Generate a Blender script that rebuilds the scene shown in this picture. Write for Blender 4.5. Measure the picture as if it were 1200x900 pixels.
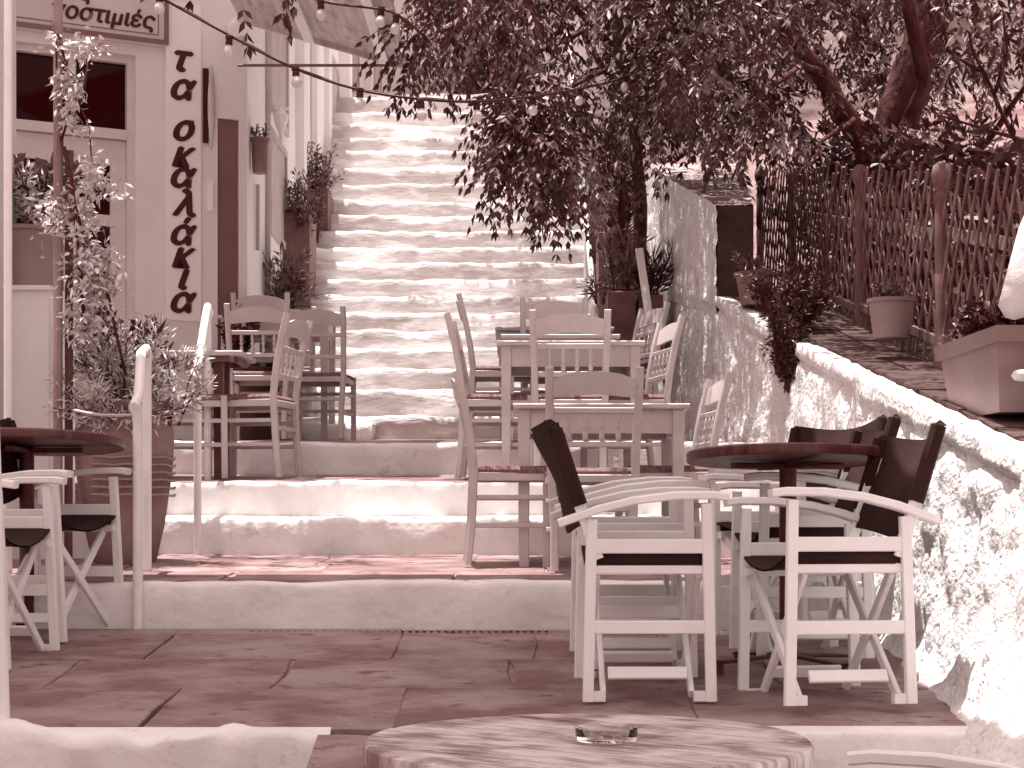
import bpy, math, random
import numpy as np
from mathutils import Vector, Matrix, noise
R = math.radians
SC = bpy.context.scene
for o_ in list(bpy.data.objects): bpy.data.objects.remove(o_)
C = SC.collection
random.seed(7); RNG = np.random.default_rng(7)

# ------------------------------------------------------------------ camera, sky, sun, exposure
F, HY = 2000.0, 610.0                       # focal length and horizon of the photograph (1200x900 pixels)
cam = bpy.data.cameras.new('camera'); co = bpy.data.objects.new('camera', cam); C.objects.link(co)
co.location = (0, 0, 0); co.rotation_euler = (R(90), 0, 0)
cam.sensor_width = 36; cam.lens = 36*F/1200; cam.shift_y = (HY-450)/1200
cam.clip_end = 2000; cam.clip_start = .1
SC.camera = co
SUN = Vector((-.11, .06, .99)).normalized()
elev = math.asin(SUN.z); azim = math.atan2(SUN.x, SUN.y)
W = bpy.data.worlds.new('World'); SC.world = W; W.use_nodes = True
nt = W.node_tree; bg = nt.nodes['Background']
sk = nt.nodes.new('ShaderNodeTexSky'); sk.sky_type = 'NISHITA'; sk.sun_disc = False
sk.sun_elevation = elev; sk.sun_rotation = azim; sk.dust_density = 2.5
hs = nt.nodes.new('ShaderNodeHueSaturation'); hs.inputs['Saturation'].default_value = 0
mx = nt.nodes.new('ShaderNodeMix'); mx.data_type = 'RGBA'; mx.blend_type = 'MULTIPLY'; mx.inputs[0].default_value = 1
mx.inputs[7].default_value = (1.0, .79, .765, 1)
nt.links.new(sk.outputs[0], hs.inputs['Color']); nt.links.new(hs.outputs[0], mx.inputs[6])
nt.links.new(mx.outputs[2], bg.inputs[0]); bg.inputs[1].default_value = .125
sl = bpy.data.lights.new('sun', 'SUN'); sl.energy = 5.0; sl.angle = R(.5); sl.color = (1, .95, .94)
so = bpy.data.objects.new('sun', sl); C.objects.link(so)
so.rotation_euler = (-SUN).to_track_quat('-Z', 'Y').to_euler(); so.location = (0, 5, 12)
SC.view_settings.view_transform = 'Standard'; SC.view_settings.look = 'None'
SC.view_settings.exposure = 0.88; SC.view_settings.gamma = 1
SC.render.engine = 'CYCLES'; SC.cycles.max_bounces = 8; SC.cycles.use_denoising = True

# ------------------------------------------------------------------ helpers
def P(px, py, d): return Vector(((px-600)/F*d, d, (HY-py)/F*d))
def tone(L):                                 # the sepia-red scale every surface of this place follows
    q = 1-math.exp(-L*4.3)
    return (min(1, L+.022*math.exp(-L*9)), L*q, L*q*(.93+.06*min(L, 1)), 1)

def N(nt, t, **k):
    n = nt.nodes.new(t)
    for a, b in k.items():
        if a.startswith('i_'):
            n.inputs[a[2:].replace('_', ' ')].default_value = b
        else: setattr(n, a, b)
    return n
MATS = {}
def mat(name, c1, c2=None, scale=6, rough=.7, bump=.15, bscale=30, stretch=(1, 1, 1), c3=None, c3amt=.35, c3scale=3, metal=0, lo=.35, hi=.65, bdist=.01, spec=.3, gen=False, wobble=0):
    if name in MATS: return MATS[name]
    m = bpy.data.materials.new(name); m.use_nodes = True; t = m.node_tree; L = t.links.new
    b = t.nodes['Principled BSDF']; b.inputs['Roughness'].default_value = rough; b.inputs['Metallic'].default_value = metal
    b.inputs['Specular IOR Level'].default_value = spec
    tc = N(t, 'ShaderNodeTexCoord'); mp = N(t, 'ShaderNodeMapping'); mp.inputs['Scale'].default_value = stretch
    gm = N(t, 'ShaderNodeNewGeometry')
    if gen: L(tc.outputs['Object'], mp.inputs[0])
    else: L(gm.outputs['Position'], mp.inputs[0])
    n1 = N(t, 'ShaderNodeTexNoise'); n1.inputs['Scale'].default_value = scale; n1.inputs['Detail'].default_value = 6; n1.inputs['Roughness'].default_value = .62
    L(mp.outputs[0], n1.inputs['Vector'])
    r1 = N(t, 'ShaderNodeValToRGB'); e = r1.color_ramp.elements
    e[0].position = lo; e[0].color = tone(c1) if not isinstance(c1, tuple) else c1
    c2 = c1*1.25 if c2 is None else c2
    e[1].position = hi; e[1].color = tone(c2) if not isinstance(c2, tuple) else c2
    L(n1.outputs[0], r1.inputs[0]); col = r1.outputs[0]
    if c3 is not None:
        n2 = N(t, 'ShaderNodeTexNoise'); n2.inputs['Scale'].default_value = c3scale; n2.inputs['Detail'].default_value = 8; n2.inputs['Roughness'].default_value = .7
        L(mp.outputs[0], n2.inputs['Vector'])
        r2 = N(t, 'ShaderNodeValToRGB'); r2.color_ramp.elements[0].position = 1-c3amt-.06; r2.color_ramp.elements[1].position = 1-c3amt+.04
        L(n2.outputs[0], r2.inputs[0])
        mm = N(t, 'ShaderNodeMix'); mm.data_type = 'RGBA'; mm.inputs[7].default_value = tone(c3)
        L(r2.outputs[0], mm.inputs[0]); L(col, mm.inputs[6]); col = mm.outputs[2]
    L(col, b.inputs['Base Color'])
    if bump:
        n3 = N(t, 'ShaderNodeTexNoise'); n3.inputs['Scale'].default_value = bscale; n3.inputs['Detail'].default_value = 5
        L(mp.outputs[0], n3.inputs['Vector'])
        bp = N(t, 'ShaderNodeBump'); bp.inputs['Strength'].default_value = min(1, bump*3); bp.inputs['Distance'].default_value = bdist
        L(n3.outputs[0], bp.inputs['Height']); L(bp.outputs[0], b.inputs['Normal'])
    MATS[name] = m; return m

M_white = mat('whitewash', .72, .84, 3, .85, .3, 14, c3=.52, c3amt=.34, c3scale=5, bdist=.012)
M_wallw = mat('lime_plaster_rough', .72, .84, 4, .9, .35, 32, c3=.50, c3amt=.37, c3scale=13, bdist=.02)
M_stepw = mat('whitewash_worn_shaded', .50, .66, 2.0, .85, .35, 18, stretch=(.5, 1, 1.8), c3=.86, c3amt=.46, c3scale=2.4, bdist=.015)  # worn whitewash; base also greyed to put the stair's shade into it
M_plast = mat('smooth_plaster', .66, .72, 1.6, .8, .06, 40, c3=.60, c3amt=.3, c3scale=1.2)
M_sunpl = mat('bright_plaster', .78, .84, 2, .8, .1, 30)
M_stone = mat('flagstone', .17, .29, 3.4, .6, .5, 14, stretch=(1, 1.15, 1), c3=.10, c3amt=.36, c3scale=9, bdist=.014, spec=.4, lo=.4, hi=.6)
M_stone2 = mat('flagstone_pale', .18, .32, 2.8, .6, .5, 14, stretch=(.9, 1.2, 1), c3=.12, c3amt=.38, c3scale=10, bdist=.014, lo=.4, hi=.6)
M_mort = mat('mortar', .22, .32, 8, .9, .3, 40)
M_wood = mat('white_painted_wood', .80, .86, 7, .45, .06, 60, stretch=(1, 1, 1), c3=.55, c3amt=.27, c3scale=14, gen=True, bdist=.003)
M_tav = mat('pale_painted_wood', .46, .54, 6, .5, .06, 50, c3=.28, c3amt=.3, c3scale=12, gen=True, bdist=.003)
M_canvas = mat('dark_canvas', (.020, .006, .005, 1), (.036, .012, .010, 1), 5, .9, .15, 120, gen=True, bdist=.003)
M_rush = mat('woven_rush', .10, .26, 26, .85, .5, 90, stretch=(1, 5, 1), gen=True, bdist=.006)
M_dtop = mat('dark_varnished_wood', .04, .12, 4, .35, .1, 30, stretch=(1, 8, 1), gen=True, c3=.2, c3amt=.3, c3scale=9, spec=.5)
M_iron = mat('dark_iron', .05, .10, 9, .45, .1, 40, metal=.4)
M_pipe = mat('white_pipe_paint', .76, .84, 6, .4, .1, 30, c3=.5, c3amt=.27, c3scale=15, bdist=.003)
M_black = mat('cable_black', .02, .03, 5, .5, 0)
M_bulb = mat('frosted_bulb', .55, .66, 4, .25, 0, spec=.6)
M_letter = mat('painted_letter', .035, .06, 12, .7, .05, 40)
M_glass = mat('dark_window_glass', .006, .012, 2, .05, 0, spec=.12)
M_brown = mat('brown_shutter_paint', .17, .2, 3, .6, .1, 30)
M_clay = mat('terracotta', .19, .29, 4, .75, .12, 30, c3=.28, c3amt=.33, c3scale=6, gen=True)
M_clayp = mat('pale_plastic_planter', .26, .32, 3, .55, .05, 20, gen=True)
M_dark = mat('dark_stone', (.040, .017, .014, 1), (.085, .044, .038, 1), 5, .85, .4, 20)  # dark stone; on the ledge the tone stands in for tree shade
M_bark = mat('bark', .03, .11, 10, .9, .8, 26, stretch=(1, 1, .35), bdist=.03)
M_leaf = mat('tree_leaf', .02, .14, 2.0, .55, 0, spec=.3, c3=.40, c3amt=.42, c3scale=2.6)  # pale patches put sunlit highlights of the leaves into the colour
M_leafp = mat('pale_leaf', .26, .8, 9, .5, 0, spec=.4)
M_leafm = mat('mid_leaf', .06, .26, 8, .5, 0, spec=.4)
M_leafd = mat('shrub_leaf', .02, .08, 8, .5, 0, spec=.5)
M_rope = mat('rope', .5, .62, 60, .9, .3, 120)
M_cloth = mat('white_parasol_cloth', .70, .80, 3, .9, .2, 12, bdist=.02)
M_fence = mat('lattice_wood', .10, .24, 8, .8, .2, 40, stretch=(1, 1, .3))
M_rail = mat('pale_fence_rail', .34, .46, 6, .8, .2, 40)
M_board = mat('canopy_boards', .40, .62, 3, .7, .2, 20, stretch=(6, .7, 1), c3=.3, c3amt=.36, c3scale=7)
M_earth = mat('earth', .16, .3, 2, .95, .5, 9, bdist=.05)
M_hill = mat('hill_masonry', .58, .74, 1.4, .9, .4, 6, stretch=(.4, 1, 1.5), c3=.38, c3amt=.42, c3scale=2, bdist=.04)
M_ledge = mat('ledge_stone', (.05, .024, .020, 1), (.11, .062, .054, 1), 3, .85, .4, 20, stretch=(.6, 2, 1), c3=.22, c3amt=.34, c3scale=6)  # tree shade over the ledge is put into this dark colour
M_soil = mat('soil', .03, .06, 12, .95, .5, 40)

def mat_tabletop():
    m = bpy.data.materials.new('weathered_table_planks'); m.use_nodes = True; t = m.node_tree; L = t.links.new
    b = t.nodes['Principled BSDF']; b.inputs['Roughness'].default_value = .5
    tc = N(t, 'ShaderNodeTexCoord'); mp = N(t, 'ShaderNodeMapping'); mp.inputs['Scale'].default_value = (4, 30, 1)
    L(tc.outputs['Object'], mp.inputs[0])
    n = N(t, 'ShaderNodeTexNoise'); n.inputs['Scale'].default_value = 2.3; n.inputs['Detail'].default_value = 8; n.inputs['Roughness'].default_value = .75
    L(mp.outputs[0], n.inputs['Vector'])
    n2 = N(t, 'ShaderNodeTexNoise'); n2.inputs['Scale'].default_value = 9; n2.inputs['Detail'].default_value = 6
    L(tc.outputs['Object'], n2.inputs['Vector'])
    ad = N(t, 'ShaderNodeMath', operation='MULTIPLY_ADD'); ad.inputs[1].default_value = .55
    L(n2.outputs[0], ad.inputs[0]); 
    ad2 = N(t, 'ShaderNodeMath', operation='MULTIPLY'); ad2.inputs[1].default_value = .62
    L(n.outputs[0], ad2.inputs[0]); L(ad2.outputs[0], ad.inputs[2])
    r = N(t, 'ShaderNodeValToRGB'); e = r.color_ramp.elements
    e[0].position = .50; e[0].color = tone(.20); e[1].position = .66; e[1].color = tone(.62)
    q = r.color_ramp.elements.new(.57); q.color = tone(.38)
    L(ad.outputs[0], r.inputs[0]); L(r.outputs[0], b.inputs['Base Color'])
    bp = N(t, 'ShaderNodeBump'); bp.inputs['Strength'].default_value = .3; bp.inputs['Distance'].default_value = .003
    L(n.outputs[0], bp.inputs['Height']); L(bp.outputs[0], b.inputs['Normal'])
    return m
M_plank = mat_tabletop()
def mat_clear():
    m = bpy.data.materials.new('clear_glass'); m.use_nodes = True; b = m.node_tree.nodes['Principled BSDF']
    b.inputs['Transmission Weight'].default_value = 1; b.inputs['Roughness'].default_value = .03; b.inputs['Base Color'].default_value = (1, .96, .96, 1)
    return m
M_clear = mat_clear()

class MB:
    def __init__(s): s.v = []; s.f = []
    def add(s, vs, fs):
        k = len(s.v); s.v += [tuple(v) for v in vs]; s.f += [tuple(i+k for i in f) for f in fs]; return s
    def box(s, c, sz, rz=0, M=None, ch=0):
        x, y, z = sz[0]/2, sz[1]/2, sz[2]/2
        Mx = M if M is not None else Matrix.Rotation(rz, 3, 'Z')
        c = Vector(c)
        vs = [c+Mx@Vector((a*x, b*y, d*z)) for a in (-1, 1) for b in (-1, 1) for d in (-1, 1)]
        return s.add(vs, [(0, 1, 3, 2), (4, 6, 7, 5), (0, 4, 5, 1), (2, 3, 7, 6), (0, 2, 6, 4), (1, 5, 7, 3)])
    def bar(s, a, b, w, h, up=(0, 0, 1), ch=.004, w2=None, h2=None):
        """chamfered bar from a to b; w = width sideways, h = height along up"""
        a = Vector(a); b = Vector(b); d = (b-a).normalized(); up = Vector(up)
        if abs(d.dot(up)) > .98: up = Vector((0, 1, 0)) if abs(d.y) < .9 else Vector((1, 0, 0))
        sd = d.cross(up).normalized(); u = sd.cross(d).normalized()
        rings = []
        for p, ww, hh in ((a, w, h), (b, w2 or w, h2 or h)):
            x, y = ww/2, hh/2; c = min(ch, x*.6, y*.6)
            rings.append([p+sd*q[0]+u*q[1] for q in ((x-c, y), (x, y-c), (x, -y+c), (x-c, -y), (-x+c, -y), (-x, -y+c), (-x, y-c), (-x+c, y))])
        fs = [(i, (i+1) % 8, 8+(i+1) % 8, 8+i) for i in range(8)]+[tuple(range(7, -1, -1)), tuple(range(8, 16))]
        return s.add(rings[0]+rings[1], fs)
    def path(s, pts, w, h, up=(0, 0, 1)):
        """rectangular bar following points, with rounded edge; width sideways w, height h"""
        up = Vector(up); n = len(pts); vs = []
        for i, p in enumerate(pts):
            p = Vector(p); d = (Vector(pts[min(i+1, n-1)])-Vector(pts[max(i-1, 0)])).normalized()
            sd = d.cross(up).normalized(); u = sd.cross(d)
            x, y = w/2, h/2; c = min(x, y)*.35
            vs += [p+sd*q[0]+u*q[1] for q in ((x-c, y), (x, y-c), (x, -y+c), (x-c, -y), (-x+c, -y), (-x, -y+c), (-x, y-c), (-x+c, y))]
        fs = []
        for k in range(n-1):
            for i in range(8): fs.append((k*8+i, k*8+(i+1) % 8, k*8+8+(i+1) % 8, k*8+8+i))
        fs += [tuple(range(7, -1, -1)), tuple(range((n-1)*8, n*8))]
        return s.add(vs, fs)
    def tube(s, pts, r, n=8, cap=True):
        pts = [Vector(p) for p in pts]; m = len(pts); rs = r if isinstance(r, (list, tuple)) else [r]*m
        vs = []; prev = None
        for i, p in enumerate(pts):
            d = (pts[min(i+1, m-1)]-pts[max(i-1, 0)]).normalized()
            if prev is None: prev = d.orthogonal().normalized()
            sd = (prev-d*prev.dot(d)).normalized(); prev = sd; u = d.cross(sd)
            vs += [p+(sd*math.cos(2*math.pi*k/n)+u*math.sin(2*math.pi*k/n))*rs[i] for k in range(n)]
        fs = [(k*n+i, k*n+(i+1) % n, k*n+n+(i+1) % n, k*n+n+i) for k in range(m-1) for i in range(n)]
        if cap: fs += [tuple(range(n-1, -1, -1)), tuple(range((m-1)*n, m*n))]
        return s.add(vs, fs)
    def lathe(s, prof, c=(0, 0, 0), n=16, M=None):
        c = Vector(c); vs = []
        for r_, z in prof:
            for k in range(n):
                v = Vector((r_*math.cos(2*math.pi*k/n), r_*math.sin(2*math.pi*k/n), z))
                vs.append(c+(M@v if M is not None else v))
        m = len(prof)
        fs = [(k*n+i, k*n+(i+1) % n, k*n+n+(i+1) % n, k*n+n+i) for k in range(m-1) for i in range(n)]
        fs += [tuple(range(n-1, -1, -1)), tuple(range((m-1)*n, m*n))]
        return s.add(vs, fs)
    def grid(s, fn, nu, nv):
        vs = [fn(i/nu, j/nv) for j in range(nv+1) for i in range(nu+1)]
        fs = [(j*(nu+1)+i, j*(nu+1)+i+1, (j+1)*(nu+1)+i+1, (j+1)*(nu+1)+i) for j in range(nv) for i in range(nu)]
        return s.add(vs, fs)
    def prism(s, poly, z0, z1, M=None, c=(0, 0, 0), ins=0):
        n = len(poly); c = Vector(c); q = sum((Vector((p[0], p[1])) for p in poly), Vector((0, 0)))/n
        vs = []
        for z, k in ((z0, 0), (z1-ins, 0), (z1, ins)):
            for p in poly:
                pv = Vector((p[0], p[1])); dd = q-pv; pv = pv+dd.normalized()*k if k else pv
                v = Vector((pv.x, pv.y, z)); vs.append(c+(M@v if M is not None else v))
        fs = [tuple(range(n-1, -1, -1)), tuple(range(2*n, 3*n))]
        for k in range(2):
            fs += [(k*n+i, k*n+(i+1) % n, k*n+n+(i+1) % n, k*n+n+i) for i in range(n)]
        return s.add(vs, fs)
    def build(s, name, m, parent=None, smooth=False, stuff=False):
        me = bpy.data.meshes.new(name); me.from_pydata(s.v, [], s.f); me.update()
        return link(name, me, m, parent, smooth, stuff)
def link(name, me, m, parent=None, smooth=False, stuff=False):
    if m is not None and not me.materials: me.materials.append(m)
    if smooth:
        me.polygons.foreach_set('use_smooth', [True]*len(me.polygons))
        if smooth != 'all': me.set_sharp_from_angle(angle=R(40))
    o = bpy.data.objects.new(name, me); C.objects.link(o)
    if parent is not None: o.parent = parent
    if stuff: o['kind'] = 'stuff'
    return o
def empty(name, loc, rz=0, label=None, cat=None, group=None, kind=None):
    o = bpy.data.objects.new(name, None); C.objects.link(o); o.location = loc; o.rotation_euler = (0, 0, rz); o.empty_display_size = .1
    return tag(o, label, cat, group, kind)
def tag(o, label=None, cat=None, group=None, kind=None):
    if label: o['label'] = label
    if cat: o['category'] = cat
    if group: o['group'] = group
    if kind: o['kind'] = kind
    return o
def dup(o, parent=None):
    c = o.copy(); C.objects.link(c)
    if parent is not None: c.parent = parent
    for ch in list(o.children): dup(ch, c)
    return c
def nz(x, y, z, s=1.0): return noise.noise(Vector((x*s, y*s, z*s)))

# ------------------------------------------------------------------ ground levels
YN = [488, 456, 431, 406, 387, 366, 346, 327, 307, 289, 270, 252, 235, 215, 196, 177, 161, 146, 131, 113]
STEPS = [(12.6+.33*i, (HY-y)*(12.6+.33*i)/F) for i, y in enumerate(YN)]
def G(x, y):
    if y < 4.95: return -.85-.12*(4.95-y)
    if y < 7.0: return -.444-.083*(7-y)
    if y < 8.6: return -.255+.052*(y-7)
    if y < 8.95: return .013+.03*(y-8.6)
    if y < 9.9: return .20+.07*(y-8.95)
    if y < 12.6: return .45+.0555*(y-9.9)
    z = STEPS[0][1]
    for d, zz in STEPS:
        if y >= d: z = zz
    return z

# terrain sheet under everything, up the hill to the horizon
def terr():
    b = MB(); xs = [-400, -60, -20, -8, -4.2, -2.0, 0, 1.2, 2.2, 3, 5, 9, 20, 60, 400]
    ys = [-400, -40, -5, 0, 2, 4, 5, 6, 7, 8.6, 9.9, 12.6, 14, 16, 18, 19, 22, 30, 60, 400]
    def hz(x, y):
        if y < 12.6: z = -1.05+.15*(y-7) if y < 7 else -.62+(y-7)*.10
        elif y < 19: z = -.1+(y-12.6)*.62
        else: z = 3.9+(y-19)*.12
        if y < 2: z = -2.1
        if x >= 2.2 and y > 5: z = min(z+.9, z+.35*(x-1.6))
        return z
    vs = [(x, y, hz(x, y)) for y in ys for x in xs]; n = len(xs)
    fs = [(j*n+i, j*n+i+1, (j+1)*n+i+1, (j+1)*n+i) for j in range(len(ys)-1) for i in range(n-1)]
    b.add(vs, fs); tag(b.build('ground', M_earth, None), kind='structure')
terr()

# ---- paved platforms: a mortar bed with separate flagstones
def platform(name, x0, x1, y0, y1, rows, wmin, wmax, side=None, mats=(M_stone, M_stone2), skip=None, nosing=.0):
    b = MB()
    b.grid(lambda u, v: (x0+(x1-x0)*u, y0+(y1-y0)*v, G(0, min(y0+(y1-y0)*v, y1-1e-4))-.008), 10, 4)
    root = tag(b.build(name, M_mort), kind='structure')
    y = y0+nosing; ri = 0
    hs_ = [random.uniform(.8, 1.2) for _ in range(rows)]; tot = sum(hs_); k = (y1-.01-y)/tot
    for h in hs_:
        x = x0-random.uniform(0, .5); yb = y+h*k
        while x < x1:
            w = random.uniform(wmin, wmax); xe = x+w; g = .0035
            xa, xb = max(x, x0), min(xe, x1)
            if xb-xa > .08:
                j = lambda s_=.014: random.uniform(-s_, s_)
                pl = [(xa+g+j(), y+g+j(.006)), ((xa+xb)/2+j(.05), y+g+j(.006)), (xb-g+j(), y+g+j(.006)), (xb-g+j(.02), (y+yb)/2), (xb-g+j(), yb-g+j(.006)), ((xa+xb)/2+j(.05), yb-g), (xa+g+j(), yb-g), (xa+g+j(.02), (y+yb)/2)]
                dz = random.uniform(-.002, .004); q = MB(); n = len(pl)
                cx, cy = sum(p[0] for p in pl)/n, sum(p[1] for p in pl)/n
                vs = [(p[0], p[1], G(0, min(max(p[1], y0), y1-1e-4))-.03) for p in pl]
                vs += [(p[0], p[1], G(0, min(max(p[1], y0), y1-1e-4))-.004+dz) for p in pl]
                vs += [(p[0]+(cx-p[0])*.012, p[1]+(cy-p[1])*.02, G(0, min(max(p[1], y0), y1-1e-4))+dz) for p in pl]
                q.add(vs, [(i, (i+1) % n, n+(i+1) % n, n+i) for i in range(n)]+[(n+i, n+(i+1) % n, 2*n+(i+1) % n, 2*n+i) for i in range(n)]+[tuple(range(2*n, 3*n))])
                if not (skip and skip(cx, cy)): q.build('flagstone', random.choice(mats), root)
            x = xe
        y = yb; ri += 1
    return root
plat = platform('pavement', -3.6, 2.0, 4.90, 6.99, 3, .45, .95, nosing=.10)
platform('lower_terrace', -3.6, 2.0, 7.06, 8.6, 3, .5, 1.1)
platform('middle_terrace', -3.6, 2.0, 8.98, 9.9, 2, .5, 1.0)
platform('upper_terrace', -3.6, 2.0, 10.0, 12.6, 5, .4, .9)
def lowg(u, v):
    y = 1.0+3.95*v; x = -3.6+6.4*u
    return (x, y, G(0, min(y, 4.94))+.004)
low = tag(MB().grid(lowg, 12, 8).build('lower_pavement', M_stone), kind='structure')
# sloping stone ramp in the middle of the front edge
def rampf(u, v):
    y = 3.3+1.64*v; return (-1.02+1.75*u, y, G(0, 4.95)+(-.98-G(0, 4.95))*(1-v)+.01*nz(u*9, v*9, 0)) if v < 1 else (-1.02+1.75*u, 4.95, -.444-.083*2.05-.004)
def rampg(u, v):
    y = 3.3+1.62*v; zt = -.618
    return (-.56+1.32*u, y, -1.02+(zt+1.02)*v**.8+.006*nz(u*12, v*12, 3))
rp = tag(MB().grid(rampg, 24, 12).build('stone_ramp', M_stone2, smooth='all'), kind='structure')
MB().box((.10, 4.0, -1.1), (1.28, 1.5, .3)).build('ramp_core', M_stone, rp)
tag(rp.children[0])

# ---- whitewashed steps
def step(x0, x1, y0, zb, zt, y1, zt1, root, amp=.012, dx=.05, lip=.03, nos=.07, seed=0, name='step', m=None, wob=0.0):
    """one step: riser at y0 from zb to zt, rounded lip, tread back to y1 (height zt1)"""
    h = zt-zb; prof = [(0, -.06), (0, .0), (0, h*.3), (0, h*.55), (0, h-lip*1.3), (lip*.12, h-lip*.6), (lip*.5, h-lip*.15), (lip*1.2, h)]
    nt_ = max(2, int((y1-y0)/.09)); L_ = y1-y0
    for k in range(1, nt_+1):
        t = k/nt_; prof.append((lip*1.2+(L_-lip*1.2)*t, h+(zt1-zt)*t))
    nx = max(4, int((x1-x0)/dx)); vs = []
    for i in range(nx+1):
        x = x0+(x1-x0)*i/nx; wv = wob*nz(x*.55, seed*3.1, 1.7); wz = .35*wob*nz(x*.8, seed*2.3, 9.1)
        for j, (py, pz) in enumerate(prof):
            y = y0+py; z = zb+pz
            a = amp*(1.6 if 3 <= j <= 8 else .8)
            d1 = a*nz(x*3.3, seed*1.9+py*3, pz*6)+a*.7*nz(x*9, seed+py*9, pz*12+5)
            d2 = a*nz(x*3.1+7, seed*2.7+py*3, pz*5+3)+a*.7*nz(x*10+3, seed+py*9, pz*12)
            if j <= 1: d2 = 0
            if j == len(prof)-1: d1 = .01; d2 = -.003 
            vs.append((x, y+d1+wv*(1 if j < 8 else .2), z+(d2*.8+wz if j > 1 else 0)))
    n = len(prof)
    fs = [(i*n+j, (i+1)*n+j, (i+1)*n+j+1, i*n+j+1) for i in range(nx) for j in range(n-1)]
    fs += [tuple(range(n-1, -1, -1)), tuple(nx*n+k for k in range(n))]
    return MB().add(vs, fs).build(name, m or M_stepw, root, smooth='all')
st = empty('steps', (0, 0, 0), kind='structure')
# front kerb of the paved platform, left and right
step(-3.6, -.53, 4.88, -.86, G(0, 4.95)+.006, 5.0, G(0, 5.0)+.006, st, .028, .025, .03, seed=31, m=M_white)
step(.72, 1.7, 4.93, -.87, G(0, 4.95)+.006, 5.03, G(0, 5.0)+.006, st, .006, .04, .02, seed=32, m=M_white)
step(-3.6, 2.0, 7.0, -.46, -.252, 7.10, -.247, st, .008, .04, .022, seed=33, m=M_white, wob=.03)
step(-1.80, 2.0, 8.6, -.185, .013, 8.97, .03, st, .010, .04, .02, seed=34, m=M_white, wob=.03)
step(-1.82, 2.0, 8.95, .0, .203, 9.05, .208, st, .008, .04, .02, seed=35, m=M_white, wob=.03)
step(-3.6, 2.0, 9.9, .24, .452, 10.02, .459, st, .012, .04, .025, seed=36, m=M_white, wob=.03)
for i, (d, z) in enumerate(STEPS):
    zb = .58 if i == 0 else STEPS[i-1][1]-.01
    d2 = STEPS[i+1][0]+.02 if i < len(STEPS)-1 else d+1.0
    step(-1.97, .70, d, zb, z, d2, z+.012, st, .015 if i > 0 else .012, .04, .045, seed=i, wob=.045)
step(-1.97, -1.0, 12.2, .56, .70, 12.63, .71, st, .014, .05, .03, seed=51)
# drain slot at the foot of the first riser
dr = MB()
for k in range(42): dr.box((-1.05+k*.029*1.0, 6.90+.012*math.sin(k*.15), G(0, 6.9)+.0035), (.014, .012, .004))
tag(dr.build('drain', M_black, None), 'thin line of dark drain holes at the foot of the lowest white riser', 'drain')
dr = None

# ------------------------------------------------------------------ restaurant front (left)
O = Vector((-1.94, 12.5, 0)); U = Vector((-.894, -.447, 0)); NO = Vector((.447, -.894, 0))
FM = Matrix((U, NO, Vector((0, 0, 1)))).transposed()      # local (t, out, z)
def FP(t, out, z): return O+U*t+NO*out+Vector((0, 0, z))
def ft(px): r = (px-600)/F; return (12.5*r+1.94)/(.447*r-.894)
def fz(px, py): t = ft(px); return (HY-py)/F*(12.5-.447*t)
def fbox(b, t0, t1, z0, z1, o0, o1): b.box(FP((t0+t1)/2, (o0+o1)/2, (z0+z1)/2), (abs(t1-t0), abs(o1-o0), z1-z0), M=FM)
tav = empty('restaurant_building', FP(1, 0, .3), 0, 'white restaurant front with glazed door, written sign and vertical painted name', 'building')
tav.rotation_euler = (0, 0, 0); bpy.context.view_layer.update()
def fpart(b, name, m, parent=None, smooth=False):
    o = b.build(name, m, None, smooth); o.parent = parent or tav
    o.matrix_parent_inverse = (parent or tav).matrix_world.inverted() if parent is None else Matrix()
    if parent is None: o.matrix_parent_inverse = Matrix.Translation(-tav.location)
    return o
t289, t280, t254, t235, t194, t165 = 0.0, ft(280), ft(255), ft(235), ft(194), ft(166)
ZD = fz(255, 138)
b = MB()
fbox(b, 0, t280, -.4, 6.5, -.6, 0); fbox(b, t280, t254, ZD, 6.5, -.6, 0); fbox(b, t254, t194, -.4, 6.5, -.6, 0)
ztr = 3.40
fbox(b, t194, 6, ztr+.0, 6.5, -.6, -.001); fbox(b, 1.80, 6, -.4, ztr, -.6, -.001)
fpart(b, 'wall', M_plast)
b = MB(); fbox(b, t235, t194-.0, fz(215, 376), fz(215, 4), .0, .012); fpart(b, 'name_panel', mat('white_panel', .76, .8, 3, .7, .05))
b = MB(); fbox(b, t280+.003, t254-.003, -.2, ZD-.003, -.06, -.02); 
sd_ = fpart(b, 'side_door', M_brown)
b = MB(); fbox(b, t194+.0, t165+.03, .3, ztr-.002, -.16, -.05); fbox(b, t165+.03, 1.8, 3.32, ztr-.002, -.16, -.05); fbox(b, 1.74, 1.8, .3, 3.32, -.16, -.05)
fpart(b, 'door_surround', M_plast)
TW = t165+.03
M_door = mat('door_paint', .56, .62, 4, .55, .05, 30)
b = MB(); zt0, zt1 = 2.74, 3.32
fbox(b, TW, TW+.05, .55, zt1, -.20, -.10); fbox(b, 1.69, 1.74, .55, zt1, -.20, -.10); fbox(b, TW+.05, 1.69, zt1-.05, zt1, -.20, -.10); fbox(b, TW+.05, 1.69, zt0-.02, zt0+.05, -.20, -.09); fbox(b, 1.22, 1.27, zt0+.05, zt1-.05, -.19, -.11)
fpart(b, 'transom_frame', M_door)
for a_, c_ in ((TW+.05, 1.22), (1.27, 1.69)):
    b = MB(); fbox(b, a_, c_, zt0+.05, zt1-.05, -.165, -.155); fpart(b, 'transom_pane', M_glass)
mid = (TW+.05+1.69)/2+.03
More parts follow.
